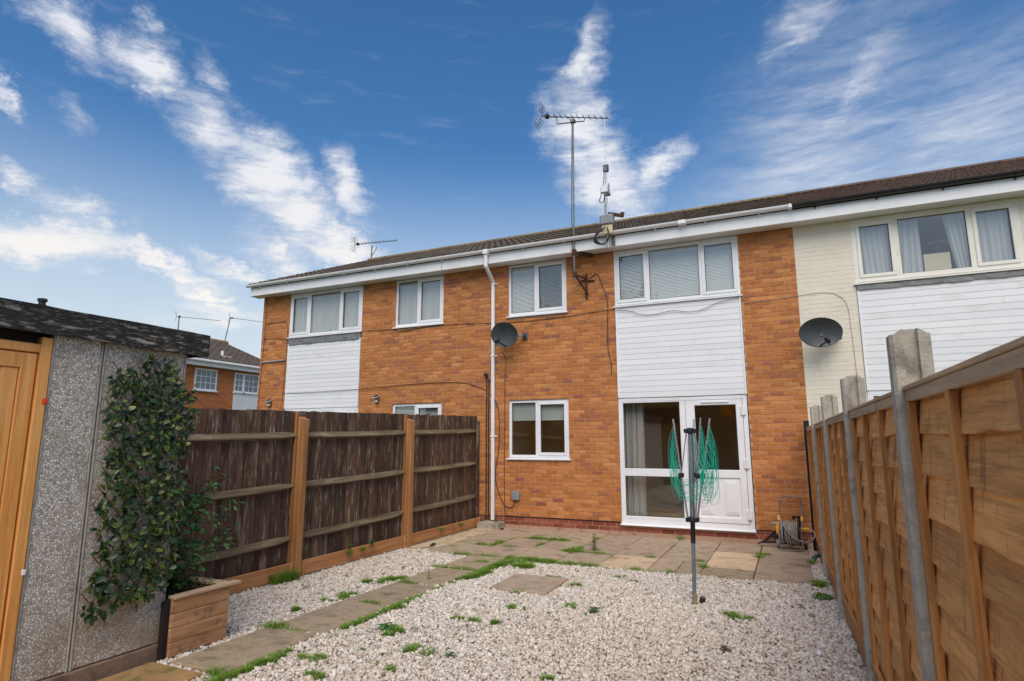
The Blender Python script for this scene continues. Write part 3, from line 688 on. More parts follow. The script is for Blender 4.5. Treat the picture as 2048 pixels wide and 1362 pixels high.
    mb.prism(pr, (e0-(.05 if verge_l else 0), 0, 0), (e1-e0+(.05 if verge_l else 0), 0, 0)); gt = mb.build('gutter', gut_mt, H, smooth=40)
    mb = MB(); mb.box(e0, e1, -.30, -.288, 5.476, 5.55); mb.build('eaves_board', DARKW_SHADE, H)
    bk = None
    for xx in np.arange(e0+.35, e1-.1, .88):
        if bk is None:
            mb = MB(); prb = [(0, -(ro+.006)*math.cos(math.pi*k/8), -(ro+.006)*math.sin(math.pi*k/8)) for k in range(9)] + [(0, (ro+.001)*math.cos(math.pi*k/8), -(ro+.001)*math.sin(math.pi*k/8)) for k in range(9)]
            mb.prism(prb, (-.012, 0, 0), (.024, 0, 0)); mb.cbox(-.012, .012, .03, .064, -.10, -.01, .003); bk, _ = mb.mesh('bracket', gut_mt, origin=(0, 0, 0))
        inst('bracket', bk, gt, (xx, yc, zc))
    # --- roof
    mb = MB(); e = .0
    A, B, C_ = (-.36, 5.52), (4.35, 7.48), (9.06, 5.52)
    mb.add([(e0, A[0], A[1]), (e1, A[0], A[1]), (e1, B[0], B[1]), (e0, B[0], B[1]), (e1, C_[0], C_[1]), (e0, C_[0], C_[1])], [(0,1,2,3), (3,2,4,5)])
    roof = mb.build('roof', tile_mt, H)
    cols, rows = 20, 15; wd = (e1-e0)/cols; gg = SL/rows; tm = tile_mesh(tile_mt, wd*.992)
    for r in range(rows):
        for c in range(cols):
            d = r*gg - .02; y, z = A[0]+d*math.cos(PITCH), A[1]+d*math.sin(PITCH)
            inst('tile', tm, roof, (e0+(c+.5)*wd, y, z), (PITCH+random.uniform(-.006, .006), random.uniform(-.004, .004), random.uniform(-.006, .006)))
    nrd = 13; lw = (e1-e0)/nrd; mb = MB(); n = 8
    pr = [(0, -.13*math.cos(math.pi*k/n), .085*math.sin(math.pi*k/n)) for k in range(n+1)]
    mb.prism(pr, (-lw*.495, 0, 0), (lw*.99, 0, 0)); rm, _ = mb.mesh('ridge_tile', RIDGE if tile_mt is TILE else TILE_RED, smooth=40, origin=(0, 0, 0))
    for i in range(nrd): inst('ridge_tile', rm, roof, (e0+(i+.5)*lw, 4.35, 7.49), (random.uniform(-.02, .02), random.uniform(-.008, .008), 0))
    return H, wall

L3 = [(.285, True), (.425, False), (.29, True)]
# ---- end house on the left
H1, W1 = build_house(-9.83, -3.69, (-8.91, -6.69), (-5.76, -4.50), (-5.76, -4.50), 'end-terrace orange brick house standing beyond the dark brown fence', 'orange', TILE, WHITE, verge_l=True)
window(H1, -8.91, -6.69, 4.19, 5.265, L3, yf=.0, head=.02, lbl='three-light window with net curtains')
window(H1, -5.76, -4.50, 4.19, 5.265, [(.47, False), (.53, True)], yf=.03)
window(H1, -5.76, -4.50, 1.335, 2.457, [(.47, False), (.53, True)], yf=.03)
mb = MB(); vs = []; n = 24
for i in range(n+1):
    x = -8.90+2.20*i/n; vs += [(x, -.022+random.uniform(-.006, .006), 4.155+random.uniform(-.003, .003)), (x, -.030+random.uniform(-.008, .008), 3.985+random.uniform(-.012, .008))]
mb.add(vs, [(2*i, 2*i+1, 2*i+3, 2*i+2) for i in range(n)]); mb.box(-8.9, -6.7, -.012, .03, 4.01, 4.15); mb.build('flashing', LEAD, H1)
cladding(H1, -8.905, -6.695, 2.43, 4.015, 16)
def patio_door(H, px0, px1, flip=False):
    """fixed light + half-glazed door"""
    yf = .0; mb = MB()
    for (a, b, c, d) in ((px0, px0+.085, .285, 2.36), (px1-.075, px1, .285, 2.36), (px0, px1, 2.36, 2.43), (px0, px1, .20, .285), (px0+1.10, px0+1.20, .285, 2.36), (px0+.085, px0+1.10, 1.03, 1.165), (px0+.085, px0+1.10, .286, .335), (px0+.085, px0+1.10, 2.34, 2.36)):
        mb.cbox(a, b, yf, yf+.07, c, d, .006)
    D = mb.build('patio_door_frame', WHITE, H)
    for (c, d) in ((.335, 1.03), (1.165, 2.34)):
        p = MB(); p.box(px0+.085, px0+1.10, yf+.03, yf+.036, c, d); p.build('pane', GLASS, D)
        p = MB(); q0, q1 = px0+.085, px0+1.10
        for (u0, u1, v0, v1) in ((q0, q1, c, c+.008), (q0, q1, d-.008, d), (q0, q0+.008, c, d), (q1-.008, q1, c, d)): p.box(u0, u1, yf+.022, yf+.029, v0, v1)
        p.build('seal', SEAL, D)
    a, b = px0+1.205, px1-.08
    mb = MB(); yd = yf-.012
    for (u0, u1, v0, v1) in ((a, a+.155, .29, 2.355), (b-.105, b, .29, 2.355), (a+.155, b-.105, 2.265, 2.355), (a+.155, b-.105, 1.03, 1.165), (a+.155, b-.105, .29, .38)): mb.cbox(u0, u1, yd, yd+.055, v0, v1, .007)
    mb.box(a+.155, b-.105, yd+.02, yd+.04, .38, 1.03)
    for (u0, u1) in ((a+.19, a+.385), (b-.385+.03, b-.14)):
        mb.cbox(u0, u1, yd+.008, yd+.022, .43, .985, .012); mb.cbox(u0+.035, u1-.035, yd+.002, yd+.012, .465, .95, .008)
    dr = mb.build('door', WHITE, H)
    p = MB(); p.box(a+.155, b-.105, yd+.026, yd+.032, 1.165, 2.265); p.build('pane', GLASS, dr)
    p = MB()
    for (u0, u1, v0, v1) in ((a+.155, b-.105, 1.165, 1.173), (a+.155, b-.105, 2.257, 2.265), (a+.155, a+.163, 1.165, 2.265), (b-.113, b-.105, 1.165, 2.265)): p.box(u0, u1, yd+.018, yd+.025, v0, v1)
    p.build('seal', SEAL, dr)
    for z in (2.16, 1.27, .44):
        p = MB(); p.cbox(b-.03, b+.05, yd-.022, yd, z-.075, z+.075, .005); p.tube([(b+.01, yd-.026, z-.08), (b+.01, yd-.026, z+.08)], .010, 8); p.build('hinge', WHITE, dr)
    p = MB(); p.cbox(a+.06, a+.085, yd-.012, yd, 1.02, 1.25, .005); p.tube([(a+.072, yd-.01, 1.14), (a+.072, yd-.05, 1.14), (a+.18, yd-.05, 1.14)], .009, 8); p.build('handle', ALU_BR, dr)
    p = MB(); p.cbox(a+.27, b-.22, yd-.02, yd, 2.305, 2.335, .005); p.build('vent', WHITE, dr)
    p = MB(); p.prism([(0, -.07, 0), (0, -.07, .012), (0, .03, .035), (0, .03, 0)], (px0-.01, 0, .175), (px1-px0+.02, 0, 0)); p.build('sill', WHITE, D)
patio_door(H1, -8.905, -6.695)
room(H1, -9.2, -6.4, 2.7, 5.26); room(H1, -6.0, -4.2, 2.7, 5.26); room(H1, -6.0, -4.2, .3, 2.48); room(H1, -9.2, -6.4, .25, 2.45)
curtain(-8.88, -6.72, 4.2, 5.15, .085, CURT, 'white net curtain across the three-light window of the end house', 22)
curtain(-5.74, -5.08, 4.2, 5.2, .12, CURT, 'white curtain in the left half of the end house two-light window', 8)
curtain(-5.16, -4.52, 4.2, 5.2, .11, CURT, 'white net curtain in the right half of the end house two-light window', 4, .008)
venetian(-5.72, -4.54, 1.4, 2.42, .095, 'white blind in the window just above the dark brown fence')
t = thing('ornament', (-7.72, .12, 4.24), 'slim grey vase ornament on the sill of the end house window', 'ornament')
mb = MB(); mb.lathe([(.045, 0), (.05, .02), (.028, .14), (.016, .3), (.02, .33)], 14, Matrix.Translation((-7.72, .13, 4.235))); mb.build('vase', GREYP, t, smooth=True)
mb = MB()
for a in range(7): mb.tube([(-7.72, .13, 4.55), (-7.72+.03*math.sin(a*2.1), .13+.02*math.cos(a), 4.60), (-7.72+.07*math.sin(a*1.7), .13, 4.62+.012*a)], .004, 5)
mb.build('sprig', WHITE, t)

# ---- the house itself
H2, W2 = build_house(-3.69, 2.45, (-.695, 1.55), (-2.94, -1.67), (-2.93, -1.665), 'orange brick terraced house with half-glazed white garden door, between two neighbours', 'orange', TILE, WHITE)
window(H2, -.695, 1.55, 4.19, 5.265, L3, yf=.0, head=.02, lbl='three-light window over the white cladding')
window(H2, -2.94, -1.67, 4.19, 5.265, [(.47, False), (.53, True)], yf=.03)
window(H2, -2.93, -1.665, 1.335, 2.457, [(.47, False), (.53, True)], yf=.03, lbl='ground floor window with roller blind')
cladding(H2, -.69, 1.545, 2.435, 4.15, 17)
patio_door(H2, -.692, 1.535)
room(H2, -1.2, 1.9, 2.75, 5.26); room(H2, -3.3, -1.5, 2.75, 5.26); room(H2, -3.3, -1.5, .3, 2.48); room(H2, -1.45, 2.2, .245, 2.45, dep=4.2, floor=CARPET)
venetian(-.66, -.06, 4.23, 5.2, .066, 'white venetian blind in the left light of the window over the cladding', tilt=.95)
venetian(-.04, .90, 4.23, 5.2, .066, 'white venetian blind in the wide middle light of the window over the cladding', tilt=1.15)
venetian(.92, 1.52, 4.23, 5.2, .066, 'white venetian blind in the right light of the window over the cladding', tilt=1.2)
venetian(-2.91, -2.33, 4.23, 5.2, .092, 'nearly closed white blind in the left half of the upper two-light window', tilt=1.1)
venetian(-2.31, -1.70, 4.23, 5.2, .092, 'half open white blind in the right half of the upper two-light window', tilt=.45)
mb = MB(); mb.box(-2.88, -1.70, .105, .108, 2.06, 2.44); mb.tube([(-2.88, .106, 2.06), (-1.70, .106, 2.06)], .009, 8); mb.tube([(-2.88, .115, 2.44), (-1.70, .115, 2.44)], .02, 8)
setp(mb.build('roller_blind', ROLLER), 'pale roller blind pulled a third down in the ground floor window', 'window blind')
curtain(-.66, -.28, .27, 2.44, .26, CURT_G, 'long grey curtain hanging inside the left of the patio window', 7, .035)
mb = MB(); mb.cbox(-1.2, -.2, 3.4, 3.95, .25, 2.05, .01); mb.cbox(-1.18, -.71, 3.385, 3.4, .3, 2.0, .006); mb.cbox(-.69, -.22, 3.385, 3.4, .3, 2.0, .006)
setp(mb.build('wardrobe', ROOMW), 'tall pale cupboard at the back of the room behind the glass', 'cupboard')
t = thing('pendant_lamp', (1.10, 1.7, 2.1), 'yellow drum lampshade hanging inside behind the door glass', 'lamp')
mb = MB(); mb.lathe([(.15, 0), (.152, .004), (.15, .2), (.145, .2), (.145, .004)], 24, Matrix.Translation((1.10, 1.7, 2.14))); mb.build('lamp_shade', YELLOW, t, smooth=40)
mb = MB(); mb.tube([(1.10, 1.7, 2.33), (1.10, 1.7, 2.45)], .004, 6); mb.build('flex', WHITE, t)

# ---- neighbour on the right, painted cream
H3, W3 = build_house(2.45, 8.6, (3.31, 5.53), (6.3, 7.55), None, 'cream painted terraced house with black gutter on the right', 'cream', TILE_RED, BLACKP)
window(H3, 3.31, 5.53, 4.19, 5.265, [(.28, True), (.44, False), (.28, True)], yf=.0, mt=WHITE_OLD, head=.02, fr=.075)
window(H3, 6.3, 7.55, 4.19, 5.265, [(.47, False), (.53, True)], yf=.03, mt=WHITE_OLD)
mb = MB(); vs = []
for i in range(n+1):
    x = 3.315+2.21*i/n; vs += [(x, -.022+random.uniform(-.006, .006), 4.155), (x, -.030+random.uniform(-.006, .006), 4.055+random.uniform(-.01, .006))]
mb.add(vs, [(2*i, 2*i+1, 2*i+3, 2*i+2) for i in range(n)]); mb.box(3.32, 5.52, -.012, .03, 4.07, 4.15); mb.build('flashing', LEAD, H3)
cladding(H3, 3.315, 5.525, 2.43, 4.08, 16)
patio_door(H3, 3.315, 5.525)
room(H3, 3.0, 5.8, 2.7, 5.26); room(H3, 6.1, 7.8, 2.7, 5.26); room(H3, 3.0, 5.8, .25, 2.45)
curtain(3.36, 3.92, 4.22, 5.2, .095, CURT, 'white curtain in the left light of the cream house window', 7, .02, sway=.05)
curtain(3.98, 4.27, 4.22, 5.22, .095, CURT, 'white curtain drawn to the left of the middle light, cream house', 4, .03, sway=-.12)
curtain(4.58, 4.90, 4.22, 5.22, .095, CURT, 'white curtain drawn to the right of the middle light, cream house', 4, .03, sway=.14)
curtain(4.92, 5.48, 4.22, 5.2, .095, CURT, 'white curtain in the right light of the cream house window', 7, .02)
mb = MB(); mb.cbox(4.29, 4.64, .115, .13, 4.27, 4.57, .003); setp(mb.build('card_panel', BOX), 'square cream board leaning inside the cream house window', 'board')
t = thing('window_stickers', (4.45, .03, 4.62), 'small white stickers on the cream house window glass', 'sticker')
for i in range(11):
    mb = MB(); cx, cz, r = 4.33+.028*i+random.uniform(-.02, .02), 4.66+random.uniform(-.04, .10), random.uniform(.006, .012)
    for a in range(3):
        c, s_ = math.cos(a*math.pi/3)*r, math.sin(a*math.pi/3)*r; mb.bar((cx-c, .0245, cz-s_), (cx+c, .0245, cz+s_), .004, .0015, .0003)
    mb.build('sticker', WHITE, t)
# white gutter end cap where it meets the black one, downpipe
mb = MB(); mb.cbox(2.40, 2.458, -.438, -.306, 5.468, 5.545, .012); mb.build('gutter_end', WHITE, H2)
mb = MB(); mb.cbox(.60, .74, -.438, -.306, 5.466, 5.545, .012); mb.build('gutter_joint', WHITE, H2)
mb = MB(); xd = -3.27; mb.cbox(xd-.055, xd+.055, -.437, -.307, 5.44, 5.545, .01)
mb.bar((xd, -.375, 5.46), (xd, -.375, 5.17), .066, .066, .01); mb.bar((xd, -.375, 5.19), (xd+.005, -.05, 4.93), .066, .066, .01); mb.bar((xd+.005, -.047, 4.96), (xd+.015, -.047, .13), .066, .066, .01)
dp = mb.build('downpipe', WHITE, H2)
for z in (4.9, 3.38, 1.75):
    mb = MB(); mb.cbox(xd-.032, xd+.05, -.088, -.006, z-.022, z+.022, .005); mb.cbox(xd+.05, xd+.085, -.02, -.004, z-.014, z+.014, .004); mb.build('pipe_clip', WHITE, dp)
mb = MB(); mb.prism([(-.22, -.16, 0), (.22, -.16, 0), (.22, .16, 0), (-.22, .16, 0)], (-3.22, -.19, -.03), (0, 0, .13)); mb.cbox(-3.42, -3.02, -.34, -.03, .09, .115, .01)
setp(mb.build('gully_surround', CONC), 'rough concrete gully block under the white downpipe', 'gully')

# ================================================================== FAR HOUSE (seen between garage and end house)
FH = thing('terraced_house', (-22, 5, 0), 'distant orange brick house with lattice windows behind the garage roof', 'house')
mb = MB(); XF = -20.0; ya, yb = -4.0, 10.6
mb.add([(XF, ya, -.1), (XF, yb, -.1), (XF, yb, 5.0), (XF, ya, 5.0), (-28, ya, -.1), (-28, yb, -.1), (-28, yb, 5.0), (-28, ya, 5.0), (-24, yb, 6.6), (-24, ya, 6.6)], [(0,1,2,3), (1,5,6,8,2), (5,4,7,6), (4,0,3,9,7)])
fw_ = mb.build('wall', FARBRICK, FH)
ps = math.atan2(6.66-4.98, 4.35); sl = math.hypot(4.35, 6.66-4.98)
mb = MB(); mb.add([(-19.65, ya-.2, 4.98), (-19.65, yb+.15, 4.98), (-24, yb+.15, 6.66), (-24, ya-.2, 6.66), (-28.35, ya-.2, 4.98), (-28.35, yb+.15, 4.98)], [(0,1,2,3), (3,2,5,4)])
froof = mb.build('roof', TILE, FH)
mb = MB(); rows = 13; gg = sl/rows; wd = .33
for r in range(rows):
    for c in range(int((yb-ya+.35)/wd)):
        y0 = ya-.2+c*wd
        def P(u, d, h): return (-19.65-d*math.cos(ps)-h*math.sin(ps)*-1*0-(-h*math.sin(ps)), y0+u, 4.98+d*math.sin(ps)+h*math.cos(ps))
        d0 = r*gg-.03; pr = [(0, .03), (.05, .06), (.1, .06), (.16, .03), (wd*.99, .03)]
        top0 = [P(u, d0, h) for u, h in pr]; top1 = [P(u, d0+gg+.04, h-.02) for u, h in pr]; bot = [P(u, d0, h-.025) for u, h in pr]; q = len(pr)
        mb.add(top0+top1+bot, [(i, i+1, q+i+1, q+i) for i in range(q-1)]+[(2*q+i, 2*q+i+1, i+1, i) for i in range(q-1)])
setp(mb.build('roof_tiles', TILE, froof), kind='stuff')
mb = MB(); mb.tube([(-24, ya-.2, 6.68), (-24, yb+.15, 6.68)], .12, 8); mb.build('ridge', RIDGE, froof)
mb = MB(); mb.cbox(-19.72, -19.69, ya-.2, yb+.15, 4.76, 4.97); mb.box(-20, -19.72, ya-.2, yb+.15, 4.77, 4.79); mb.build('fascia', WHITE, FH)
mb = MB(); mb.tube([(-19.62, ya-.2, 4.97), (-19.62, yb+.2, 4.97)], .06, 10); mb.build('gutter', WHITE, FH)
def far_window(y0, y1, z0, z1, cols, rows):
    mb = MB(); f = .06
    for (a, b, c, d) in ((y0, y1, z0, z0+f), (y0, y1, z1-f, z1), (y0, y0+f, z0+f, z1-f), (y1-f, y1, z0+f, z1-f)): mb.cbox(XF-.03, XF+.03, a, b, c, d)
    for i in range(1, cols): y = y0+f+(y1-y0-2*f)*i/cols; mb.box(XF-.01, XF+.012, y-.011, y+.011, z0+f, z1-f)
    for i in range(1, rows): z = z0+f+(z1-z0-2*f)*i/rows; mb.box(XF-.009, XF+.011, y0+f, y1-f, z-.011, z+.011)
    mb.cbox(XF, XF+.08, y0-.05, y1+.05, z0-.05, z0-.001)
    wn = mb.build('window', WHITE, FH)
    for i in range(cols):
        for j in range(rows):
            p = MB(); a = y0+f+(y1-y0-2*f)*i/cols; b = y0+f+(y1-y0-2*f)*(i+1)/cols; c = z0+f+(z1-z0-2*f)*j/rows; d = z0+f+(z1-z0-2*f)*(j+1)/rows
            p.box(XF-.005, XF+.004, a+.011, b-.011, c+.011, d-.011); o = p.build('pane', FAR_GLASS, wn); o.rotation_euler = (0, random.uniform(-.01, .01), random.uniform(-.02, .02))
far_window(5.98, 7.05, 3.78, 4.68, 4, 3); far_window(7.95, 8.45, 3.82, 4.68, 2, 3); far_window(8.45, 9.30, 3.82, 4.68, 3, 3)
mb = MB(); mb.cbox(XF-.02, XF+.03, 7.95, 9.3, 2.3, 3.77); mb.build('panel', FAR_PANEL, FH)
mb = MB(); mb.tube([(-21.0, 8.05, 5.3), (-21.0, 8.05, 5.72)], .06, 10); mb.cbox(-21.2, -20.75, 7.8, 8.35, 5.42, 5.47); mb.build('vent_pipe', WHITE, FH)

def yagi(t, base, tip_dir, length, n, el_len, mt, refl=True):
    """boom with elements, at base point; tip_dir unit vector"""
    b = Vector(base); d = Vector(tip_dir).normalized(); side = d.cross(Vector((0, 0, 1))).normalized(); up_ = side.cross(d)
    mb = MB(); mb.tube([b, b+d*length], .011, 6); mb.build('boom', mt, t)
    mb = MB()
    for i in range(n):
        p = b+d*(length*(.12+.87*i/(n-1))); l = el_len*(1-.25*i/n)
        mb.tube([p-side*l/2+up_*.012, p+side*l/2+up_*.012], .006, 5)
        mb.cbox(-.012, .012, -.012, .012, -.006, .022, .003, Matrix.Translation(p))
    setp(mb.build('elements', mt, t))
    if refl:
        mb = MB()
        for sg in (1, -1):
            q = b+up_*.24*sg-d*.05*1
            mb.tube([b, q], .008, 5)
            for k in range(1, 5):
                p = b+(q-b)*(k/4); mb.tube([p-side*.17, p+side*.17], .0055, 5)
        mb.build('reflector', mt, t)
        mb = MB(); p = b+d*.12; mb.cbox(-.035, .035, -.05, .05, -.035, .035, .01, Matrix.Translation(p)); mb.build('dipole_box', BLACKP, t)
# aerial on own wall
t = thing('tv_aerial', (-1.36, -.12, 4.75), 'long television aerial on a tall steel mast bracketed to the brick wall', 'aerial')
mb = MB(); mb.tube([(-1.385, -.33, 4.70), (-1.38, -.34, 5.4), (-1.345, -.36, 8.06)], .018, 10); mb.build('mast', ALU, t)
mb = MB()
mb.bar((-1.385, -.33, 4.80), (-1.26, -.02, 4.80), .03, .04); mb.bar((-1.40, -.31, 4.84), (-1.22, -.02, 4.47), .035, .03); mb.bar((-1.25, -.015, 4.88), (-1.25, -.015, 4.38), .05, .02); mb.bar((-1.40, -.02, 4.76), (-1.08, -.02, 4.73), .05, .02); mb.cbox(-1.42, -1.35, -.37, -.29, 4.76, 4.86); mb.build('bracket', RUST, t)
mb = MB(); mb.bar((-1.38, -.33, 5.24), (-1.12, -.02, 5.24), .05, .07); mb.cbox(-1.42, -1.34, -.37, -.29, 5.19, 5.3); mb.build('bracket', RUST, t)
bx = Vector((-1.345, -.36, 8.06)); dd = Vector((1.40, .02, -.37)).normalized()
yagi(t, bx+Vector((-.66, -.02, .155)), dd, 1.42, 11, .24, ALU)
mb = MB(); pa, pb = bx+Vector((-.34, 0, .07)), bx+Vector((.24, 0, -.085))
mb.tube([pa, pa+Vector((0, 0, -.15)), bx+Vector((0, 0, -.12)), pb+Vector((0, 0, -.07)), pb], .011, 6); mb.cbox(-.05, .05, -.04, .04, -.04, .03, .01, Matrix.Translation(bx+Vector((0, 0, -.10)))); mb.build('cradle', ALU, t)
mb = MB(); mb.tube(smooth_path([bx+Vector((-.56, 0, .24)), bx+Vector((-.45, 0, .10)), bx+Vector((-.2, .0, .04)), bx+Vector((-.04, 0, -.08)), bx+Vector((-.03, 0, -.5)), Vector((-1.40, -.36, 6.5)), Vector((-1.41, -.35, 5.0)), Vector((-1.38, -.2, 4.85)), Vector((-1.2, -.03, 4.78)), Vector((-1.04, -.015, 4.86)), Vector((-.95, -.012, 4.68)), Vector((-.84, -.012, 4.28)), Vector((-.85, -.012, 3.81)), Vector((-.85, -.012, 3.35)), Vector((-.80, -.012, 3.1)), Vector((-.80, -.012, 2.87))], 5), .007, 5); mb.build('cable', CABLE, t)
# equipment mast on the fascia
t = thing('antenna_mast', (-.67, -.45, 5.2), 'thin pale mast with small boxes fixed to the gutter fascia', 'antenna')
mx, my = -.67, -.47
mb = MB(); mb.tube([(mx, my, 5.20), (mx, my, 6.78)], .018, 8); mb.tube([(mx, my, 6.78), (mx, my, 7.78)], .009, 8, r2=.006); mb.build('mast', ALU_BR, t)
mb = MB(); mb.cbox(mx-.13, mx+.13, my-.10, my+.06, 5.62, 5.83, .03); mb.build('housing', GREYP, t)
mb = MB(); mb.prism([(-.10, -.07, 0), (.10, -.07, 0), (.085, .04, 0), (-.085, .04, 0)], (mx+.01, my, 5.46), (0, 0, .16)); mb.build('cover', BOX, t)
mb = MB(); mb.bar((mx+.02, my, 5.86), (mx+.30, my-.02, 5.77), .05, .06); mb.bar((mx+.28, my-.02, 5.74), (mx+.30, my-.02, 5.84), .07, .02); mb.build('arm', RUST, t)
mb = MB(); mb.cbox(mx-.11, mx+.03, my-.05, my+.03, 6.28, 6.42, .012); mb.build('box', WHITE, t)
mb = MB(); mb.cbox(mx-.05, mx+.05, my-.035, my+.035, 6.70, 6.84, .01); mb.cbox(mx-.05, mx+.07, my-.035, my+.035, 6.22, 6.27, .008); mb.tube([(mx+.05, my, 6.24), (mx+.05, my, 6.46)], .012, 6); mb.build('clamp', ALU, t)
mb = MB(); mb.cbox(mx+.03, mx+.10, -.33, -.312, 5.28, 5.55, .004); mb.build('fixing_plate', LEAD, t)
mb = MB()
mb.tube(smooth_path([(mx-.03, my-.03, 6.75), (mx-.04, my-.03, 6.5), (mx-.10, my-.04, 6.22), (mx-.13, my-.04, 6.12), (mx-.06, my-.04, 6.08), (mx-.03, my-.03, 6.2), (mx-.03, my-.03, 5.85)], 5), .008, 5)
for k in range(6):
    r0 = .10+.02*k; cx = mx-.11+.012*k
    mb.tube(smooth_path([(mx-.02, my-.09-.005*k, 5.58), (cx-r0*.9, my-.1, 5.48-.02*k), (cx-r0*.8, my-.09, 5.36-.015*k), (cx, my-.08, 5.27-.004*k), (mx, my-.06, 5.30+.01*k), (mx+.05, my-.08, 5.42), (mx+.02, my-.1, 5.52+.01*k)], 6), .008, 5)
mb.build('cable', CABLE, t)
# aerials on far roofs
t = thing('tv_aerial', (-9.9, 4.35, 7.4), 'television aerial on the ridge of the end house', 'aerial')
mb = MB(); mb.tube([(-9.93, 4.35, 7.40), (-9.91, 4.35, 8.02)], .022, 8); mb.tube([(-9.91, 4.35, 7.66), (-9.75, 4.35, 7.85), (-9.72, 4.35, 7.95)], .012, 6); mb.build('mast', ALU, t)
yagi(t, (-10.62, 4.35, 8.15), (1.66, 0, -.10), 1.68, 11, .3, ALU)
t = thing('tv_aerial', (-23.9, 8.2, 6.6), 'small television aerial above the dark garage fascia', 'aerial')
mb = MB(); mb.tube([(-24, 7.95, 6.5), (-24, 7.95, 7.62)], .028, 6); mb.build('mast', ALU, t)
yagi(t, (-24.05, 7.85, 7.55), (.55, .84, -.0), 1.9, 13, .25, ALU)
t = thing('tv_aerial', (-24, 11.2, 6.6), 'leaning television aerial at the verge of the distant house', 'aerial')
mb = MB(); mb.tube([(-24, 10.55, 6.5), (-23.9, 10.75, 8.05)], .028, 6); mb.build('mast', ALU, t)
yagi(t, (-23.9, 10.7, 8.02), (.62, .78, -.06), 1.9, 13, .25, ALU)

def dish(loc, wx, hz_, yawd, tilt, label, lnb_dir, wall_pt):
    t = thing('satellite_dish', loc, label, 'satellite dish'); t_loc = Vector(loc)
    M = Matrix.Translation(t_loc) @ Matrix.Rotation(R(yawd), 4, 'Z') @ Matrix.Rotation(R(tilt), 4, 'X')
    mb = MB(); rr, aa = 7, 28; vs = []; fs = []
    for side in (0, 1):
        base = len(vs)
        for i in range(rr+1):
            for j in range(aa):
                a = 2*math.pi*j/aa; r = i/rr; vs.append(M @ Vector((wx/2*r*math.cos(a), -.075*(r*r)+(.006 if side else 0), hz_/2*r*math.sin(a))))
        for i in range(rr):
            for j in range(aa):
                q = (base+i*aa+j, base+i*aa+(j+1) % aa, base+(i+1)*aa+(j+1) % aa, base+(i+1)*aa+j); fs.append(q if side else q[::-1])
    mb.add(vs, fs); mb.tube([M @ Vector((wx/2*math.cos(2*math.pi*j/aa), -.073, hz_/2*math.sin(2*math.pi*j/aa))) for j in range(aa)], .006, 5, closed=True)
    mb.build('reflector', DISH, t, smooth=True)
    mb = MB(); p0 = M @ Vector((0, -.06, -hz_*.46)); p1 = M @ Vector(lnb_dir); mb.bar(M @ Vector((0, .02, -hz_*.40)), p0, .03, .02); mb.bar(p0, p1, .028, .02); mb.build('arm', BLACKP, t)
    mb = MB(); dl = (M @ Vector((0, 0, 0)) - p1).normalized(); mb.tube([p1-dl*.03, p1+dl*.05], .032, 10); mb.tube([p1+dl*.05, p1+dl*.085], .022, 10); mb.tube([p1-dl*.03, p1-dl*.03+Vector((0, 0, -.06))], .01, 6); mb.build('receiver_head', BLACKP, t)
    mb = MB(); b0 = M @ Vector((0, .015, 0)); wp = Vector(wall_pt); mb.cbox(-.06, .06, -.03, .03, -.08, .08, .01, Matrix.Translation(b0+Vector((0, .03, 0)))); mb.bar(b0+Vector((0, .05, 0)), wp+Vector((0, -.1, 0)), .035, .035); mb.bar(wp+Vector((0, -.12, 0)), wp, .05, .05); mb.cbox(wp.x-.06, wp.x+.06, -.012, -.002, wp.z-.08, wp.z+.08, .002); mb.build('bracket', ALU, t)
    for sx in (-.07, .07):
        q = M @ Vector((sx, -.006, .02)); s = MB(); s.tube([q, q+Vector((0, -.006, 0))], .008, 8); s.build('bolt', ALU, t)
    return t
dish((-2.85, -.30, 3.755), .60, .50, -4, 16, 'dark grey oval satellite dish beside the white downpipe', (-.06, -.30, -.10), (-2.56, 0, 3.74))
dish((2.70, -.30, 3.37), .66, .47, 18, 14, 'dark grey oval satellite dish on the cream painted wall', (.03, -.28, -.12), (2.98, 0, 3.36))

# cables on the walls
def cable(pts, label, r=.005, n=5, mt=CABLE, y=-.010):
    mb = MB(); mb.tube(smooth_path([(p[0], y if len(p) == 2 else p[1], p[-1]) for p in pts], n), r, 5)
    return setp(mb.build('cable', mt), label, 'cable')
cable([(-9.70, -.25, 5.33), (-9.72, -.02, 5.2), (-9.71, 4.58), (-9.74, 3.62), (-9.78, 2.6), (-9.8, 1.5)], 'black cable running down the left corner of the end house')
cable([(-9.71, 4.58), (-9.2, 4.60), (-9.0, 4.54), (-8.95, 4.3), (-8.96, 3.6), (-9.0, 2.5)], 'black cable looping beside the white cladding of the end house')
cable([(-9.74, 4.20), (-9.3, 4.18), (-8.93, 4.14)], 'short black cable crossing the narrow brick pier of the end house')
mb = MB(); mb.tube([(-9.76, -.016, 3.60), (-8.99, -.016, 3.62)], .022, 6); setp(mb.build('conduit', GREYP), 'grey horizontal conduit on the narrow brick pier of the end house', 'conduit')
cable([(-6.66, 4.17), (-6.2, 4.15), (-5.76, 4.13), (-5.62, 4.07), (-5.2, 4.10), (-4.48, 4.13), (-3.4, 4.08), (-2.70, 4.05), (-1.7, 4.07), (-.72, 4.13)], 'black cable running level along the brick under the upper windows')
cable([(-.68, -.034, 4.10), (-.45, -.036, 4.07), (-.19, -.036, 3.97), (.04, -.036, 3.95), (.37, -.036, 3.99), (.6, -.036, 3.95), (.76, -.036, 3.94), (.95, -.036, 3.98), (1.15, -.036, 4.06), (1.35, -.036, 4.10), (1.53, -.034, 4.12)], 'wavy black cable drooping across the top of the white cladding', r=.005)
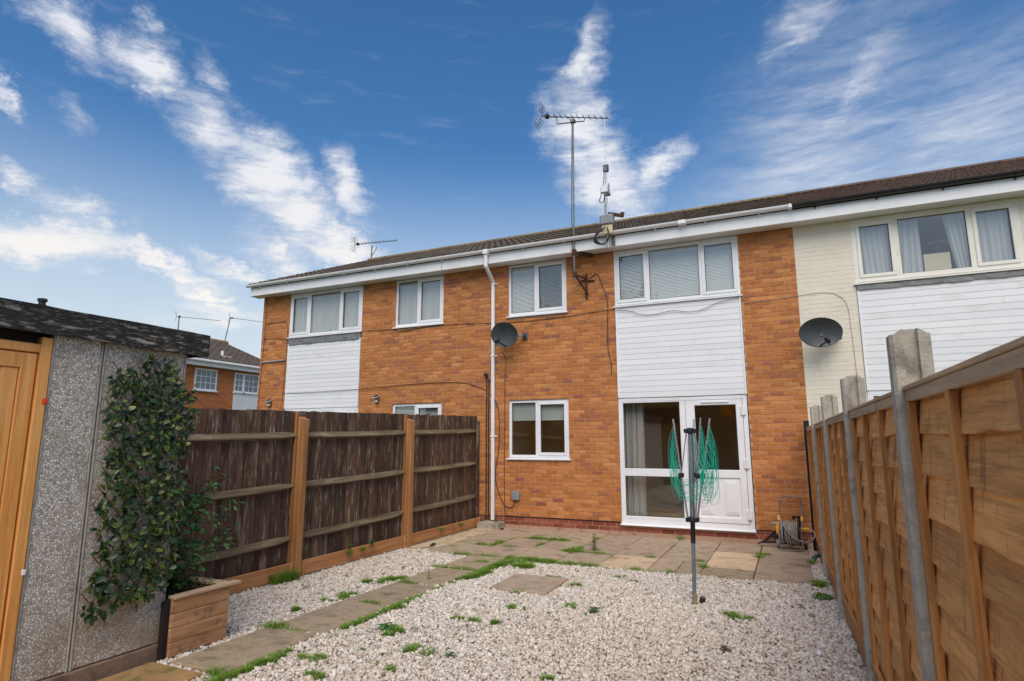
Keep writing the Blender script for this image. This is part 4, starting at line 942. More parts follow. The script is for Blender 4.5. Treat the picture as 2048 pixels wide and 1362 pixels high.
cable([(1.57, 4.02), (2.0, 4.03), (2.45, 4.06), (2.8, 4.08), (3.02, 4.02), (3.15, 3.85), (3.18, 3.5), (3.2, 2.6), (3.2, 1.5)], 'thin cable crossing the brick pier onto the cream wall', r=.0035, mt=HOSE)
cable([(-9.0, 2.80), (-8.0, -.03, 2.80), (-6.69, -.03, 2.82), (-5.28, 2.88), (-4.09, 2.87), (-3.60, 2.75), (-3.42, 2.67)], 'thin drooping cable low across the end house wall', r=.0055)
cable([(-.68, -.07, 2.43), (-.2, -.072, 2.425), (.6, -.07, 2.42), (1.5, -.07, 2.432)], 'thin cable along the head of the white patio door', r=.005)
cable([(-2.84, -.33, 3.50), (-2.95, -.2, 3.4), (-3.00, 3.3), (-3.01, 2.8), (-3.02, 1.5), (-3.02, .6), (-3.0, .26), (-2.9, .223), (-2.0, .222), (-.72, .222)], 'black dish cable dropping down the wall and along the damp course', r=.006)
for i, (dx, lb) in reversed(list(enumerate(((0, 'left of two black service pipes beside the white downpipe'), (.05, 'right of two black service pipes beside the white downpipe'))))):
    sp_ = cable([(-3.42+dx, 3.02-.1*i), (-3.425+dx, 2.0), (-3.42+dx, 1.0), (-3.42+dx, .1)], lb, r=.013)
mb = MB(); mb.lathe([(.02, 0), (.045, .02), (.045, .05), (.015, .07)], 14, Matrix.Translation((-3.42, -.015, 3.0)) @ Matrix.Rotation(R(90), 4, 'X')); mb.build('cap', BLACKP, sp_)
cable([(-3.30, -.09, 2.6), (-3.16, 2.3), (-3.14, 1.6), (-3.22, 1.0), (-3.14, .65), (-3.02, .42), (-2.86, .38), (-2.78, .52)], 'thin black cable looping to the small grey box', r=.007)
mb = MB(); mb.cbox(-2.845, -2.69, -.065, 0, .525, .695, .012); setp(mb.build('junction_box', GREYP), 'small grey junction box low on the orange brick wall', 'junction box')
cable([(2.68, -.33, 3.15), (2.67, -.02, 2.9), (2.67, 2.2), (2.66, 1.5)], 'pale dish cable hanging down the cream wall', r=.005, mt=CREAM)
for (x, lb) in ((-9.39, 'solar wall light at the left corner of the end house'), (-6.16, 'solar wall light right of the end house cladding')):
    t = thing('solar_light', (x, 0, 2.5), lb, 'wall light', 'solar wall lights on the end house')
    mb = MB(); mb.cbox(x-.055, x+.055, -.05, 0, 2.50, 2.62, .008); mb.build('body', ALU, t)
    mb = MB(); mb.bar((x, -.10, 2.62), (x, -.01, 2.675), .12, .012); mb.build('solar_panel', BLACKP, t)
    mb = MB(); mb.bar((x, -.105, 2.612), (x, -.005, 2.668), .13, .012); mb.build('panel_frame', WHITE, t)
    mb = MB(); mb.cbox(x-.04, x+.04, -.06, -.05, 2.51, 2.56, .004); mb.build('lens', BOX, t)
# ================================================================== GARAGE
G = thing('garage', (-3.7, -10, 0), 'precast concrete garage with pebble-dashed panels and peeling black fascia', 'garage')
XG = -2.42
for (y0, y1) in ((-8.57, -8.235), (-8.225, -7.555)):
    mb = MB(); mb.cbox(XG-.06, XG+.012, y0+.012, y1-.012, .11, 2.40, .006); pn = mb.build('panel', PEBBLE, G)
    mb = MB(); mb.cbox(XG-.055, XG+.018, y0, y0+.014, .105, 2.40, .003); mb.cbox(XG-.055, XG+.018, y1-.014, y1, .105, 2.40, .003); mb.build('panel_edge', CONC, pn)
mb = MB(); mb.cbox(XG-.10, XG+.03, -8.62, -7.54, -.06, .104, .01); mb.build('plinth', PLINTH, G)
mb = MB(); mb.cbox(XG-2.5, XG, -7.62, -7.55, .0, 2.40, .005); mb.box(XG-2.5, XG-2.43, -13, -7.62, 0, 2.4); mb.box(XG-.06, XG, -13, -9.62, .0, 2.40); mb.build('wall', PEBBLE, G)
mb = MB(); mb.box(XG-.05, XG-.03, -9.62, -8.57, 2.30, 2.40); mb.build('door_gap_shade', DARKW_SHADE, G)  # dark sheet standing in for the shade of the gap above the door
mb = MB(); mb.cbox(XG-2.62, XG+.06, -13.05, -7.42, 2.47, 2.535, .01); mb.build('roof', FELT, G)
# fascia boards, uneven lower edge
mb = MB(); n = 40; vs = []
for i in range(n+1):
    y = -13+5.6*i/n; vs += [(XG+.085, y, 2.366+random.uniform(-.004, .004)), (XG+.085, y, 2.552+random.uniform(-.003, .003)), (XG+.06, y, 2.366), (XG+.06, y, 2.552)]
fs = []
for i in range(n):
    b = 4*i; fs += [(b, b+4, b+5, b+1), (b+1, b+5, b+7, b+3), (b, b+2, b+6, b+4), (b+2, b+3, b+7, b+6)]
fs += [(0, 1, 3, 2), (4*n, 4*n+2, 4*n+3, 4*n+1)]
mb.add(vs, fs); mb.build('fascia', FELT, G)
mb = MB(); mb.cbox(XG-2.6, XG+.06, -7.42, -7.395, 2.37, 2.55); mb.build('end_fascia', FELT, G)
# timber side door
mb = MB(); mb.cbox(XG-.05, XG+.025, -8.645, -8.575, .0, 2.35, .006); mb.cbox(XG-.05, XG+.025, -9.62, -9.55, .0, 2.35, .006); mb.cbox(XG-.05, XG+.02, -9.55, -8.645, 2.24, 2.30, .006); dfr = mb.build('door_frame', PINE, G)
mb = MB(); mb.box(XG-.045, XG-.03, -9.54, -8.655, .05, 2.235); D = mb.build('door', PINE, G)
def part(nm, x0, x1, y0, y1, z0, z1, m, p, c=.004): b = MB(); b.cbox(x0, x1, y0, y1, z0, z1, c); return b.build(nm, m, p)
part('stile', XG-.03, XG+.012, -8.745, -8.655, .05, 2.232, PINE, D); part('stile', XG-.03, XG+.012, -9.54, -9.45, .05, 2.232, PINE, D)
part('top_rail', XG-.03, XG+.012, -9.449, -8.746, 2.13, 2.232, PINE, D); part('bottom_rail', XG-.03, XG+.012, -9.449, -8.746, .05, .2, PINE, D)
for i in range(7): part('plank', XG-.03, XG+.002, -8.747-.1003*(i+1), -8.7485-.1003*i, .2, 2.129, PINE, D, .005)
mb = MB(); mb.cbox(XG+.025, XG+.05, -8.60, -8.575, 1.90, 1.935, .004); setp(mb.build('hinge_clip', RED, G))
mb = MB(); mb.cbox(XG+.025, XG+.045, -8.595, -8.575, .80, .835, .004); mb.build('catch', WHITE, G)
t = thing('vent_pipe', (-4.5, -7.62, 2.53), 'short dark vent pipe rising above the garage roof', 'vent pipe')
vx, vy = -4.5, -7.62
mb = MB(); mb.tube([(vx, vy, 2.5), (vx, vy, 3.04)], .028, 10); mb.build('pipe', GREYP, t)
mb = MB(); mb.lathe([(.030, 0), (.040, .008), (.040, .022), (.030, .028), (.030, .05), (.042, .055), (.042, .08), (.025, .085)], 12, Matrix.Translation((vx, vy, 2.97))); mb.build('cowl', BLACKP, t)

# ================================================================== LEFT FENCE
LF = thing('closeboard_fence', (-3.6, -3.7, 0), 'dark brown closeboard fence with pale timber posts', 'fence')
zt = lambda y: 2.005+.0235*(y+6.5)
XB = -3.60
bl = []
y = -8.6
while y < -.12:
    w_ = random.uniform(.092, .112); h = zt(y)+random.uniform(-.008, .006)
    mb = MB(); th = .020
    # feather edge: thick one side, thin the other, lapped
    z0 = .09
    pr = [(-th-.006, 0, 0), (-.008, 0, 0), (-.006, .006, 0), (.0, w_-.006, 0), (-.003, w_-.001, 0), (-.012, w_-.001, 0)]
    mb.prism(pr, (XB+random.uniform(-.004, .004), y, z0), (0, 0, h-z0)); mb.build('board', FENCE_DK, LF); y += w_+.0055
mb = MB(); mb.box(XB-.034, XB-.028, -8.6, -.12, .1, 1.96); mb.build('gap_shade_sheet', DARKW_SHADE, LF)  # dark sheet added behind the boards so their gaps show as shadow lines
mb = MB(); mb.cbox(XB-.02, XB+.03, -.118, -.02, .02, 2.06, .004); mb.build('end_board', FENCE_DK, LF)
for yp in (-7.44, -5.0, -2.58):
    zz = zt(yp)-.095; mb = MB(); M = None
    a, b, c, d = XB+.035, XB+.135, yp-.05, yp+.05
    mb.cbox(a, b, c, d, -.1, zz, .006); 
    k0 = len(mb.v)-24; mb.v = [(x, y_, z+(.0 if z < zz-.02 else (.02 if x < (a+b)/2 else -.012))) for x, y_, z in mb.v]
    mb.build('post', POST_NEW, LF)
    mb = MB(); mb.cbox(XB+.004, XB+.032, yp-.075, yp-.03, .1, zt(yp)-.01, .003); mb.build('batten', POST_NEW, LF)
seg = [(-8.5, -7.44), (-7.44, -5.0), (-5.0, -2.58), (-2.58, -.14)]
for (ya_, yb_) in seg:
    for k, zr in enumerate((1.71, 1.08, .44)):
        a0, a1 = ya_+.03, yb_-.03
        za, zb = zr+.026*(a0+6.5)-.02, zr+.026*(a1+6.5)-.02
        mb = MB(); n = 10; vs = []; fs = []
        for i in range(n+1):
            u = i/n; yy = a0+(a1-a0)*u; zc = za+(zb-za)*u-.012*math.sin(u*math.pi)+random.uniform(-.002, .002); e = .55 if i in (0, n) else 1
            vs += [(XB+.002, yy, zc+.048*e), (XB+.002, yy, zc-.045*e), (XB+.062*e+.002, yy, zc-.022*e), (XB+.062*e+.002, yy, zc-.010*e)]
        for i in range(n):
            b = 4*i; fs += [(b+k_, b+(k_+1) % 4, b+4+(k_+1) % 4, b+4+k_) for k_ in range(4)]
        fs += [(3, 2, 1, 0), (4*n, 4*n+1, 4*n+2, 4*n+3)]
        mb.add(vs, fs); mb.build('rail', RAIL_DK, LF)
    b0, b1 = ya_+.055, yb_-.055
    if yb_ > -.5: b1 = -.10
    mb = MB(); mb.cbox(XB+.055, XB+.082, b0, b1, .0, .175, .004); mb.build('gravel_board', BOARD_NEW, LF)
    for yy in (b0+.03, b1-.06):
        mb = MB(); mb.cbox(XB+.083, XB+.115, yy, yy+.045, -.02, .185, .004); mb.build('cleat', BOARD_NEW, LF)

# ================================================================== RIGHT FENCE
xf = lambda y: 2.42-.025*(y+2.2)
ANG = math.atan(.025)
POSTS = [-2.25, -4.18, -6.11, -8.04, -9.97]
def conc_post():
    mb = MB(); w2, d = .0475, .145
    # H section: slot each side; plan outline in (x,y)
    pl = [(0, -w2*.75), (.012, -w2), (.046, -w2), (.050, -w2+.022), (.096, -w2+.022), (.100, -w2), (.133, -w2), (d, -w2*.8), (d, w2*.8), (.133, w2), (.100, w2), (.096, w2-.022), (.050, w2-.022), (.046, w2), (.012, w2), (0, w2*.75)]
    top = lambda x: 2.10 - (.022 if x < .02 or x > .12 else 0)
    n = len(pl); zs = [-.15, .6, 1.3, 1.9]
    vs = [(x, y, z) for z in zs for x, y in pl] + [(x, y, top(x)) for x, y in pl]
    fs = [(k*n+i, k*n+(i+1) % n, (k+1)*n+(i+1) % n, (k+1)*n+i) for k in range(4) for i in range(n)]
    fs += [(4*n, 4*n+1, 4*n+14, 4*n+15), (4*n+1, 4*n+2, 4*n+13, 4*n+14), (4*n+2, 4*n+3, 4*n+12, 4*n+13), (4*n+3, 4*n+4, 4*n+11, 4*n+12), (4*n+4, 4*n+5, 4*n+10, 4*n+11), (4*n+5, 4*n+6, 4*n+9, 4*n+10), (4*n+6, 4*n+7, 4*n+8, 4*n+9)]
    mb.add(vs, fs); return mb.mesh('fence_post', CONC, origin=(0, 0, 0))[0]
cpm = conc_post(); cpm.flip_normals() if False else None
plab = ['concrete fence post nearest the house wall', 'second concrete fence post from the house wall', 'third concrete fence post from the house, second nearest the camera', 'large concrete fence post nearest the camera', 'concrete fence post at the far right edge of the garden']
for yp, lb in zip(POSTS, plab):
    o = inst('fence_post', cpm, None, (xf(yp)-.0, yp, 0), (0, 0, ANG)); setp(o, lb, 'fence post', 'slotted concrete posts of the lap fence')
def slat_mesh():
    mb = MB(); n = 16; ln = 1.80; h = .205; ph = [random.uniform(0, 6) for _ in range(4)]; am = random.uniform(.002, .008); nick = random.randint(0, n)
    vs = []
    for i in range(n+1):
        y = -ln/2+ln*i/n; low = -h/2 + am*math.sin(y*5+ph[0])+am*.5*math.sin(y*13+ph[1])+(random.uniform(.0, .02) if i == nick else 0)+random.uniform(-.002, .002)
        bow = .004*math.sin(y*4+ph[2])
        vs += [(.012+bow, y, h/2), (-.012+bow, y, low), (-.004+bow, y, low)]
    fs = []
    for i in range(n): b = 3*i; fs += [(b, b+1, b+4, b+3), (b+1, b+2, b+5, b+4)]
    fs += [(0, 2, 1), (3*n, 3*n+1, 3*n+2)]
    mb.add(vs, fs); return mb.mesh('slat', PANEL, origin=(0, 0, 0))[0]
SLATS = [slat_mesh() for _ in range(14)]
pn_lab = ['short end piece of lap fence panel against the house wall', 'lap fence panel second from the house', 'lap fence panel third from the house', 'lap fence panel just beyond the nearest concrete post', 'large lap fence panel filling the right edge, nearest the camera']
PB = [(-.20, -2.22)] + [(POSTS[i]-.028, POSTS[i+1]+.028) for i in range(4)]
for (y1, y0), lb in zip(PB, pn_lab):
    yc = (y0+y1)/2; ln = y1-y0; t = thing('lap_fence', (xf(yc)+.066, yc, .0), lb, 'fence', 'waney lap panels of the right fence'); t.rotation_euler.z = ANG
    base = WO[t.name]; sc = (ln-.01)/1.80
    def loc(nm, mb, m, rnd=None):
        me, og = mb.mesh(nm, m); o = bpy.data.objects.new(nm, me); COL.objects.link(o); o.parent = t; o.location = og; WO[o.name] = base+og; return o
    zb, ztop = .20, 1.845; ns = 11
    for i in range(ns):
        o = bpy.data.objects.new('slat', random.choice(SLATS)); COL.objects.link(o); o.parent = t
        o.location = (random.uniform(-.002, .002), 0, ztop-.075-i*.155); o.scale = (1, sc*random.choice((-1, 1)), 1); o.rotation_euler = (random.uniform(-.006, .006), 0, 0)
        if o.scale.y < 0: o.scale.y *= -1; o.rotation_euler.z = 0
    for sx, xa, xb in ((0, -.034, -.010), (1, .014, .034)):
        mb = MB(); mb.cbox(xa, xb, -ln/2+.005, ln/2-.005, ztop-.045, ztop, .003); loc('top_batten', mb, CAPW)
    mb = MB(); mb.cbox(-.042, .042, -ln/2, ln/2, ztop+.001, ztop+.017, .003); loc('cap', mb, CAPW)
    for k in range(4):
        yy = -ln/2+.048+(ln-.096)*k/3
        mb = MB(); mb.cbox(-.036, -.008, yy-.02, yy+.02, .17, ztop-.046, .003); o = loc('batten', mb, BATTEN); o.rotation_euler = (random.uniform(-.004, .004), 0, 0)
    mb = MB(); mb.cbox(-.022, .022, -ln/2, ln/2, -.05, .17, .004); loc('gravel_board', mb, BOARD_NEW)
    mb = MB(); mb.cbox(-.034, -.012, -ln/2+.005, ln/2-.005, .172, .21, .003); loc('bottom_batten', mb, BATTEN)
mb = MB(); mb.cbox(2.37, 2.45, -.20, -.12, -.05, 1.97, .005); setp(mb.build('timber_post', DARKW_SHADE), 'black painted timber post at the end of the lap fence by the wall', 'post')

# ================================================================== PLANTER
t = thing('planter', (-2.65, -7.3, 0), 'wooden planter box of reclaimed boards beside the garage corner', 'planter')
PA, PBy = -7.56, -7.03
for i in range(4):
    part('board', -2.335, -2.305, PA, PBy, .005+i*.105, .005+(i+1)*.105-.003, PLANTER, t)
part('lip', -2.37, -2.285, PA-.0, PBy+.10, .427, .452, PLANTER_CAP, t)
part('lip', -3.35, -2.371, PBy-.05, PBy+.05, .425, .450, PLANTER_CAP, t)
for i in range(4): part('board', -3.35, -2.337, PBy-.03, PBy, .005+i*.105, .005+(i+1)*.105-.003, PLANTER, t)
part('side', -3.35, -2.336, PA, PA+.03, .0, .42, DARKW_SHADE, t); part('side', -3.38, -3.35, PA, PBy, .0, .42, DARKW_SHADE, t)  # sides are black: the deep shade by the garage is put into their colour
part('corner_shade_strip', -2.38, -2.337, PA-.045, PA-.001, -.01, .42, DARKW_SHADE, t)  # black strip painting in the shaded gap at the planter's near end
mb = MB(); mb.box(-3.34, -2.34, PA+.03, PBy-.03, .1, .36); mb.build('soil', SOIL, t)

# ================================================================== LEAVES
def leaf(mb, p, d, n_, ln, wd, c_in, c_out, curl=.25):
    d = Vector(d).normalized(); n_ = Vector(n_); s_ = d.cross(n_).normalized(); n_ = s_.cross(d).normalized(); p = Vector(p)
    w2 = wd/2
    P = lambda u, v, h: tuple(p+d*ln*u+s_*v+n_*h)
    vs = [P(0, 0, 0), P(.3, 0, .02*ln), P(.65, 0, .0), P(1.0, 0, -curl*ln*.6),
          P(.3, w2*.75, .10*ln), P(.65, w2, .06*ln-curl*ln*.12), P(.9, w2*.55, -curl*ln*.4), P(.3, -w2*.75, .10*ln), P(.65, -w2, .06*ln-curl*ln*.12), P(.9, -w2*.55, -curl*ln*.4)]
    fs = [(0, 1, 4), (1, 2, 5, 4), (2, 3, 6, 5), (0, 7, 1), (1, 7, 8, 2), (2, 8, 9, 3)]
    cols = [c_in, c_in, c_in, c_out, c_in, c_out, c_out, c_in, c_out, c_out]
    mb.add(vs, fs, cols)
LM = []
for i in range(14):
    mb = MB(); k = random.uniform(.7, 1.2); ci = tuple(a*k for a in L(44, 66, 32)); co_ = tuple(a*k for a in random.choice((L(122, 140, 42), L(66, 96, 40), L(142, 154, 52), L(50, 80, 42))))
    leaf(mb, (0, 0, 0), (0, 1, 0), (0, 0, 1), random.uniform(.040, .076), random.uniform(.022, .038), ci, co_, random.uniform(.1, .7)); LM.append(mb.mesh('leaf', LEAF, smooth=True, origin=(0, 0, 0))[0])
T = thing('ivy_trellis', (-2.38, -7.85, .4), 'expanding willow trellis of dark artificial leaves fixed to the garage wall', 'trellis')
ty = lambda y, z: y+0.0
def outline(y, z):
    """inside the sagging trellis panel?"""
    l = -8.17+.02*math.sin(z*9); r = -7.53-.07*(1-z/2.2)+.03*math.sin(z*7+1)
    top = 2.24+.04*math.sin(y*11)-(.12 if y > -7.62 else 0); bot = .50+(.0 if y > -8.0 else -.10)+.03*math.sin(y*17)
    return l < y < r and bot < z < top
XT = XG+.055
nodes_ = []
sp = .105
for a in range(-30, 60):
    for sgn in (1, -1):
        # lath lines z = sgn*1.15*(y-y0)
        pts = []
        for k in range(60):
            y = -8.26+.85*k/59; z = (.3+a*sp*1.45) + sgn*1.25*(y+7.85)
            if outline(y, z): pts.append((XT+(.004 if sgn > 0 else -.004), y, z))
        if len(pts) > 6:
            mb = MB(); p0, p1 = Vector(pts[0]), Vector(pts[-1]); d = (p1-p0).normalized(); mb.bar(p0-d*random.uniform(.02, .07), p1+d*random.uniform(.03, .10), .009, .005, .001, up=(1, 0, 0)); mb.build('lath', LATH, T)
cl = []
tries = 0
while len(cl) < 275 and tries < 16000:
    tries += 1
    y, z = random.uniform(-8.2, -7.48), random.uniform(.38, 2.3)
    if not outline(y, z): continue
    if any((y-a)**2+(z-b)**2 < .040**2 for a, b in cl): continue
    cl.append((y, z))
items = []
for (y, z) in cl:
    for k in range(random.randint(4, 6)):
        a = random.uniform(0, 2*math.pi); el_ = random.uniform(.1, .75)
        d = Vector((math.sin(el_), math.cos(a)*math.cos(el_), math.sin(a)*math.cos(el_)-.25)).normalized()
        up_ = Vector((1, 0, .5)) + Vector((random.uniform(-.4, .4), random.uniform(-.5, .5), random.uniform(-.4, .4)))
        items.append((Vector((XT+.01+random.uniform(0, .03), y+random.uniform(-.02, .02), z+random.uniform(-.02, .02))), d, up_))
random.shuffle(items); items.sort(key=lambda q: -q[0].x)
def frame(d, u): 
    s_ = d.cross(u).normalized(); n_ = s_.cross(d).normalized(); return Matrix((s_, d, n_)).transposed().to_euler()
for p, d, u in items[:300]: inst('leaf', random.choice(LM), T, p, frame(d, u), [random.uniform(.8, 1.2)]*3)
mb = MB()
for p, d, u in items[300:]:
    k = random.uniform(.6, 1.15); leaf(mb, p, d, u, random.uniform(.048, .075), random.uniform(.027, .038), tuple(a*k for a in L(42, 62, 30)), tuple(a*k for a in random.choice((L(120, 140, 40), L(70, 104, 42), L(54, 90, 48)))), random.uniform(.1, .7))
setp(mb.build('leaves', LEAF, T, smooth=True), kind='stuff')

# rose-like shrub in the planter
S = thing('shrub', (-2.8, -7.2, .36), 'leafy green shrub growing out of the planter against the fence', 'shrub')
st = MB(); lv = MB()
for k in range(13):
    b = Vector((random.uniform(-3.05, -2.6), random.uniform(-7.35, -7.08), .34))
    tip = Vector((random.uniform(-3.25, -2.75), random.uniform(-7.15, -6.45), random.uniform(.55, 1.35)))
    if k == 0: tip = Vector((-3.0, -6.63, 1.36))
    if k == 1: tip = Vector((-2.95, -6.42, 1.06))
    if k == 2: tip = Vector((-2.95, -6.50, .80))
    mid = b.lerp(tip, .5)+Vector((random.uniform(-.05, .05), random.uniform(-.08, .02), .12)); P_ = smooth_path([b, mid, tip], 9); st.tube(P_, .006, 5, r2=.002)
    for i in range(3, len(P_)):
        for q in range(random.randint(1, 3)):
            dv = Vector((random.uniform(-1, 1), random.uniform(-.6, 1), random.uniform(-.5, .5))).normalized(); p = P_[i]+Vector((random.gauss(0, .018), random.gauss(0, .018), random.gauss(0, .018)))
            st.tube([p, p+dv*.05], .0015, 4)
            kk = random.uniform(.7, 1.2)
            if i > len(P_)-3 and random.random() < .35: ci, co_ = L(110, 50, 40), L(130, 70, 50)
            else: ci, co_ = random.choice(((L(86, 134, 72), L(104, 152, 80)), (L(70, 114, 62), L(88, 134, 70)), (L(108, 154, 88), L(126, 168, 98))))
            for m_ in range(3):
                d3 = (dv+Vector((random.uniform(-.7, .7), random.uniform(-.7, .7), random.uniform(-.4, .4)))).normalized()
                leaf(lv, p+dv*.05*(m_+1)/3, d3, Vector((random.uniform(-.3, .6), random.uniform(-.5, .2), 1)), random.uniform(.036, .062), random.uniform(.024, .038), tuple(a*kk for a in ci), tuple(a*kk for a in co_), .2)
for k in range(320):   # low growth in the box
    p = Vector((random.uniform(-3.2, -2.42), random.uniform(-7.45, -7.06), random.uniform(.36, .52))); kk = random.uniform(.5, 1.0)
    leaf(lv, p, (random.uniform(-1, 1), random.uniform(-1, 1), random.uniform(-.2, .8)), (0, 0, 1), random.uniform(.03, .055), random.uniform(.018, .03), tuple(a*kk for a in L(46, 84, 40)), tuple(a*kk for a in L(64, 104, 46)), .2)
st.build('stem', STEM, S); setp(lv.build('foliage', LEAF_R, S, smooth=True), kind='stuff')

# ================================================================== GRASS AND WEEDS
gb = MB()
def blade(x, y, z, h, lean, az_, w_, col):
    dx, dy = math.cos(az_), math.sin(az_); px, py = -dy*w_/2, dx*w_/2
    m_ = (x+dx*lean*.35, y+dy*lean*.35, z+h*.6); t_ = (x+dx*lean, y+dy*lean, z+h)
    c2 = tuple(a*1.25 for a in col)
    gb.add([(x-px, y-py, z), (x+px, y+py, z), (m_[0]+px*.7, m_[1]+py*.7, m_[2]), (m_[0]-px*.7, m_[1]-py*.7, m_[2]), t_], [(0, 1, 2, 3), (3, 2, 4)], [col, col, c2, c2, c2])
GC = [L(100, 146, 40), L(116, 160, 48), L(84, 124, 36), L(132, 168, 58), L(150, 160, 84)]
def tuft(x, y, r, s_, z=-.012, hmax=.062):
    n = int(60+2600*r*r*math.pi*s_*6)
    for _ in range(min(n, 900)):
        a = random.uniform(0, 2*math.pi); q = r*math.sqrt(random.random())*random.uniform(.5, 1); xx, yy = x+q*math.cos(a), y+q*math.sin(a)*.8
        h = hmax*random.uniform(.35, 1.0)*(1.15-.7*q/r)*(.7+.3*min(s_, 1.2)); k = random.uniform(.75, 1.15)
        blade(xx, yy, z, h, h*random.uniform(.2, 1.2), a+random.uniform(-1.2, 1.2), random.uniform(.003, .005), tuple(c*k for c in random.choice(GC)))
GP = [(-2.41,-1.69,0.16,1.0),(-1.87,-0.88,0.27,1.0),(-1.45,-0.92,0.16,1.0),(-0.93,-1.93,0.20,1.2),(-1.59,-1.59,0.17,0.6),(-2.00,-2.13,0.17,0.4),(-0.56,-1.99,0.14,0.8),(-0.72,-0.66,0.09,0.3),(-2.38,-2.81,0.24,0.8),(-1.96,-2.66,0.24,0.8),(-1.54,-3.12,0.29,1.4),(-1.29,-2.86,0.30,1.2),(-1.01,-2.80,0.15,1.0),(-1.25,-3.26,0.21,1.5),(-1.00,-1.73,0.18,1.4),(-0.70,-2.86,0.10,0.8),(0.22,-1.81,0.09,0.5),(0.90,-1.92,0.08,0.6),(1.02,-2.34,0.09,0.8),(0.65,-2.68,0.06,0.4),(0.22,-2.84,0.09,0.6),(0.36,-3.52,0.05,0.5),(1.65,-1.30,0.10,1.0),(2.26,-1.42,0.16,0.7),(2.36,-2.76,0.15,1.0),(0.48,-0.06,0.13,0.8),(1.61,-4.53,0.14,0.8),(-0.72,-5.72,0.11,0.8),(-0.44,-5.67,0.07,0.4),(-1.07,-6.27,0.15,1.1),(-0.64,-6.61,0.12,1.0),(-1.33,-7.09,0.10,0.4),(-1.00,-7.34,0.09,0.6),(0.49,-6.71,0.06,0.7),(-0.61,-7.04,0.04,0.3),(-2.39,-5.69,0.07,0.3),(-2.16,-6.51,0.13,1.4),(-2.42,-6.12,0.08,0.6),(-2.32,-5.50,0.15,0.8),(-2.43,-4.83,0.13,0.8),(-2.38,-4.61,0.17,1.0),(-2.08,-4.66,0.10,0.6),(-1.87,-5.61,0.12,0.5),(-1.83,-3.77,0.18,0.9),(-2.19,-3.68,0.14,0.7),(-0.72,-4.59,0.07,0.4),(-0.18,-3.96,0.09,0.3),(0.02,-4.81,0.11,0.4),(-0.47,-5.14,0.08,0.3),(-0.64,-3.69,0.09,0.3),(0.17,-3.37,0.07,0.4),(-0.39,-2.90,0.14,0.4),(-1.70,-7.64,0.09,0.9)]
def strip(x, y, r, s_, along_x, z=-.004, hmax=.07):
    for _ in range(int(70+520*r*s_*4)):
        u = random.gauss(0, .5)*r*1.15; v = random.gauss(0, .016+.03*s_*max(0, 1-abs(u)/r)); xx, yy = (x+u, y+v) if along_x else (x+v, y+u)
        h = hmax*random.uniform(.25, 1.05)*max(.35, 1-.6*abs(u)/(r*1.3)); k = random.uniform(.72, 1.12)
        blade(xx, yy, z, h, h*random.uniform(.2, 1.5), random.uniform(0, 6.28), random.uniform(.0028, .005), tuple(c*k for c in random.choice(GC)))
PYJ = [-1.06, -1.95, -2.84]
for x, y, r, s_ in GP:
    if y > -2.95 and x > -3.0 and x < 2.31:
        dxj = min(PX, key=lambda q: abs(x-q)); dyj = min(PYJ, key=lambda q: abs(y-q))
        if abs(y-dyj) < abs(x-dxj)+.15: strip(x, dyj, r, s_, True)
        else: strip(dxj, y, r, s_, False)
        if s_ > .9: strip(dxj, dyj, r*.6, s_*.6, False); strip(x+random.uniform(-.1, .1), dyj, r*.8, s_*.7, True)
    elif -2.26 < x < -1.62:
        strip(x, min(PJ, key=lambda q: abs(y-q)), r*1.2, s_, True)
    else:
        for _ in range(5):
            a_ = random.uniform(0, 6.28); q = r*random.uniform(0, .9); tuft(x+q*math.cos(a_)*1.4, y+q*math.sin(a_)*.9, r*random.uniform(.35, .75), s_*random.uniform(.3, .9), -.012, random.uniform(.045, .08))
for q in PJ[:-1]: strip(-1.93, q, .26, .25, True, hmax=.04)
for q in PX[1:6]: strip(q, random.uniform(-2.4, -.6), .25, .12, False, hmax=.03)
strip(-1.2, -2.87, .55, 1.1, True); strip(-.5, -2.87, .3, .5, True); strip(.5, -2.87, .6, .25, True, hmax=.04)
y = -7.75
while y < -2.85:      # strip hugging the right side of the path
    s_ = .35+.5*math.sin(y*3.1+.4)+.35*math.sin(y*7.7)+random.uniform(-.3, .3)
    wd_ = .045+.045*max(0, s_)+(.05 if y > -4.2 else 0)
    if s_ > .05 or y > -4.3: tuft(-1.64+wd_*.6+random.uniform(-.01, .02), y, wd_, 1.3, -.015, .045)
    y += .055
for (x, y) in [(-3.48, -5.22), (-3.47, -5.35), (-3.46, -5.12)]: tuft(x, y, .11, .7, .0, .2)
for (x, y) in [(-3.46, -4.05), (-3.47, -3.75), (-3.46, -1.6), (-3.47, -.9)]: tuft(x, y, .05, .8, .12, .09)
for _ in range(46):    # stray wisps in the chippings
    tuft(random.uniform(-1.4, 2.2), random.uniform(-7.4, -3.0), random.uniform(.015, .035), .05, -.012, .035)
setp(gb.build('grass', GRASS), 'short grass tufts sprouting between slabs and chippings', 'grass', kind='stuff')

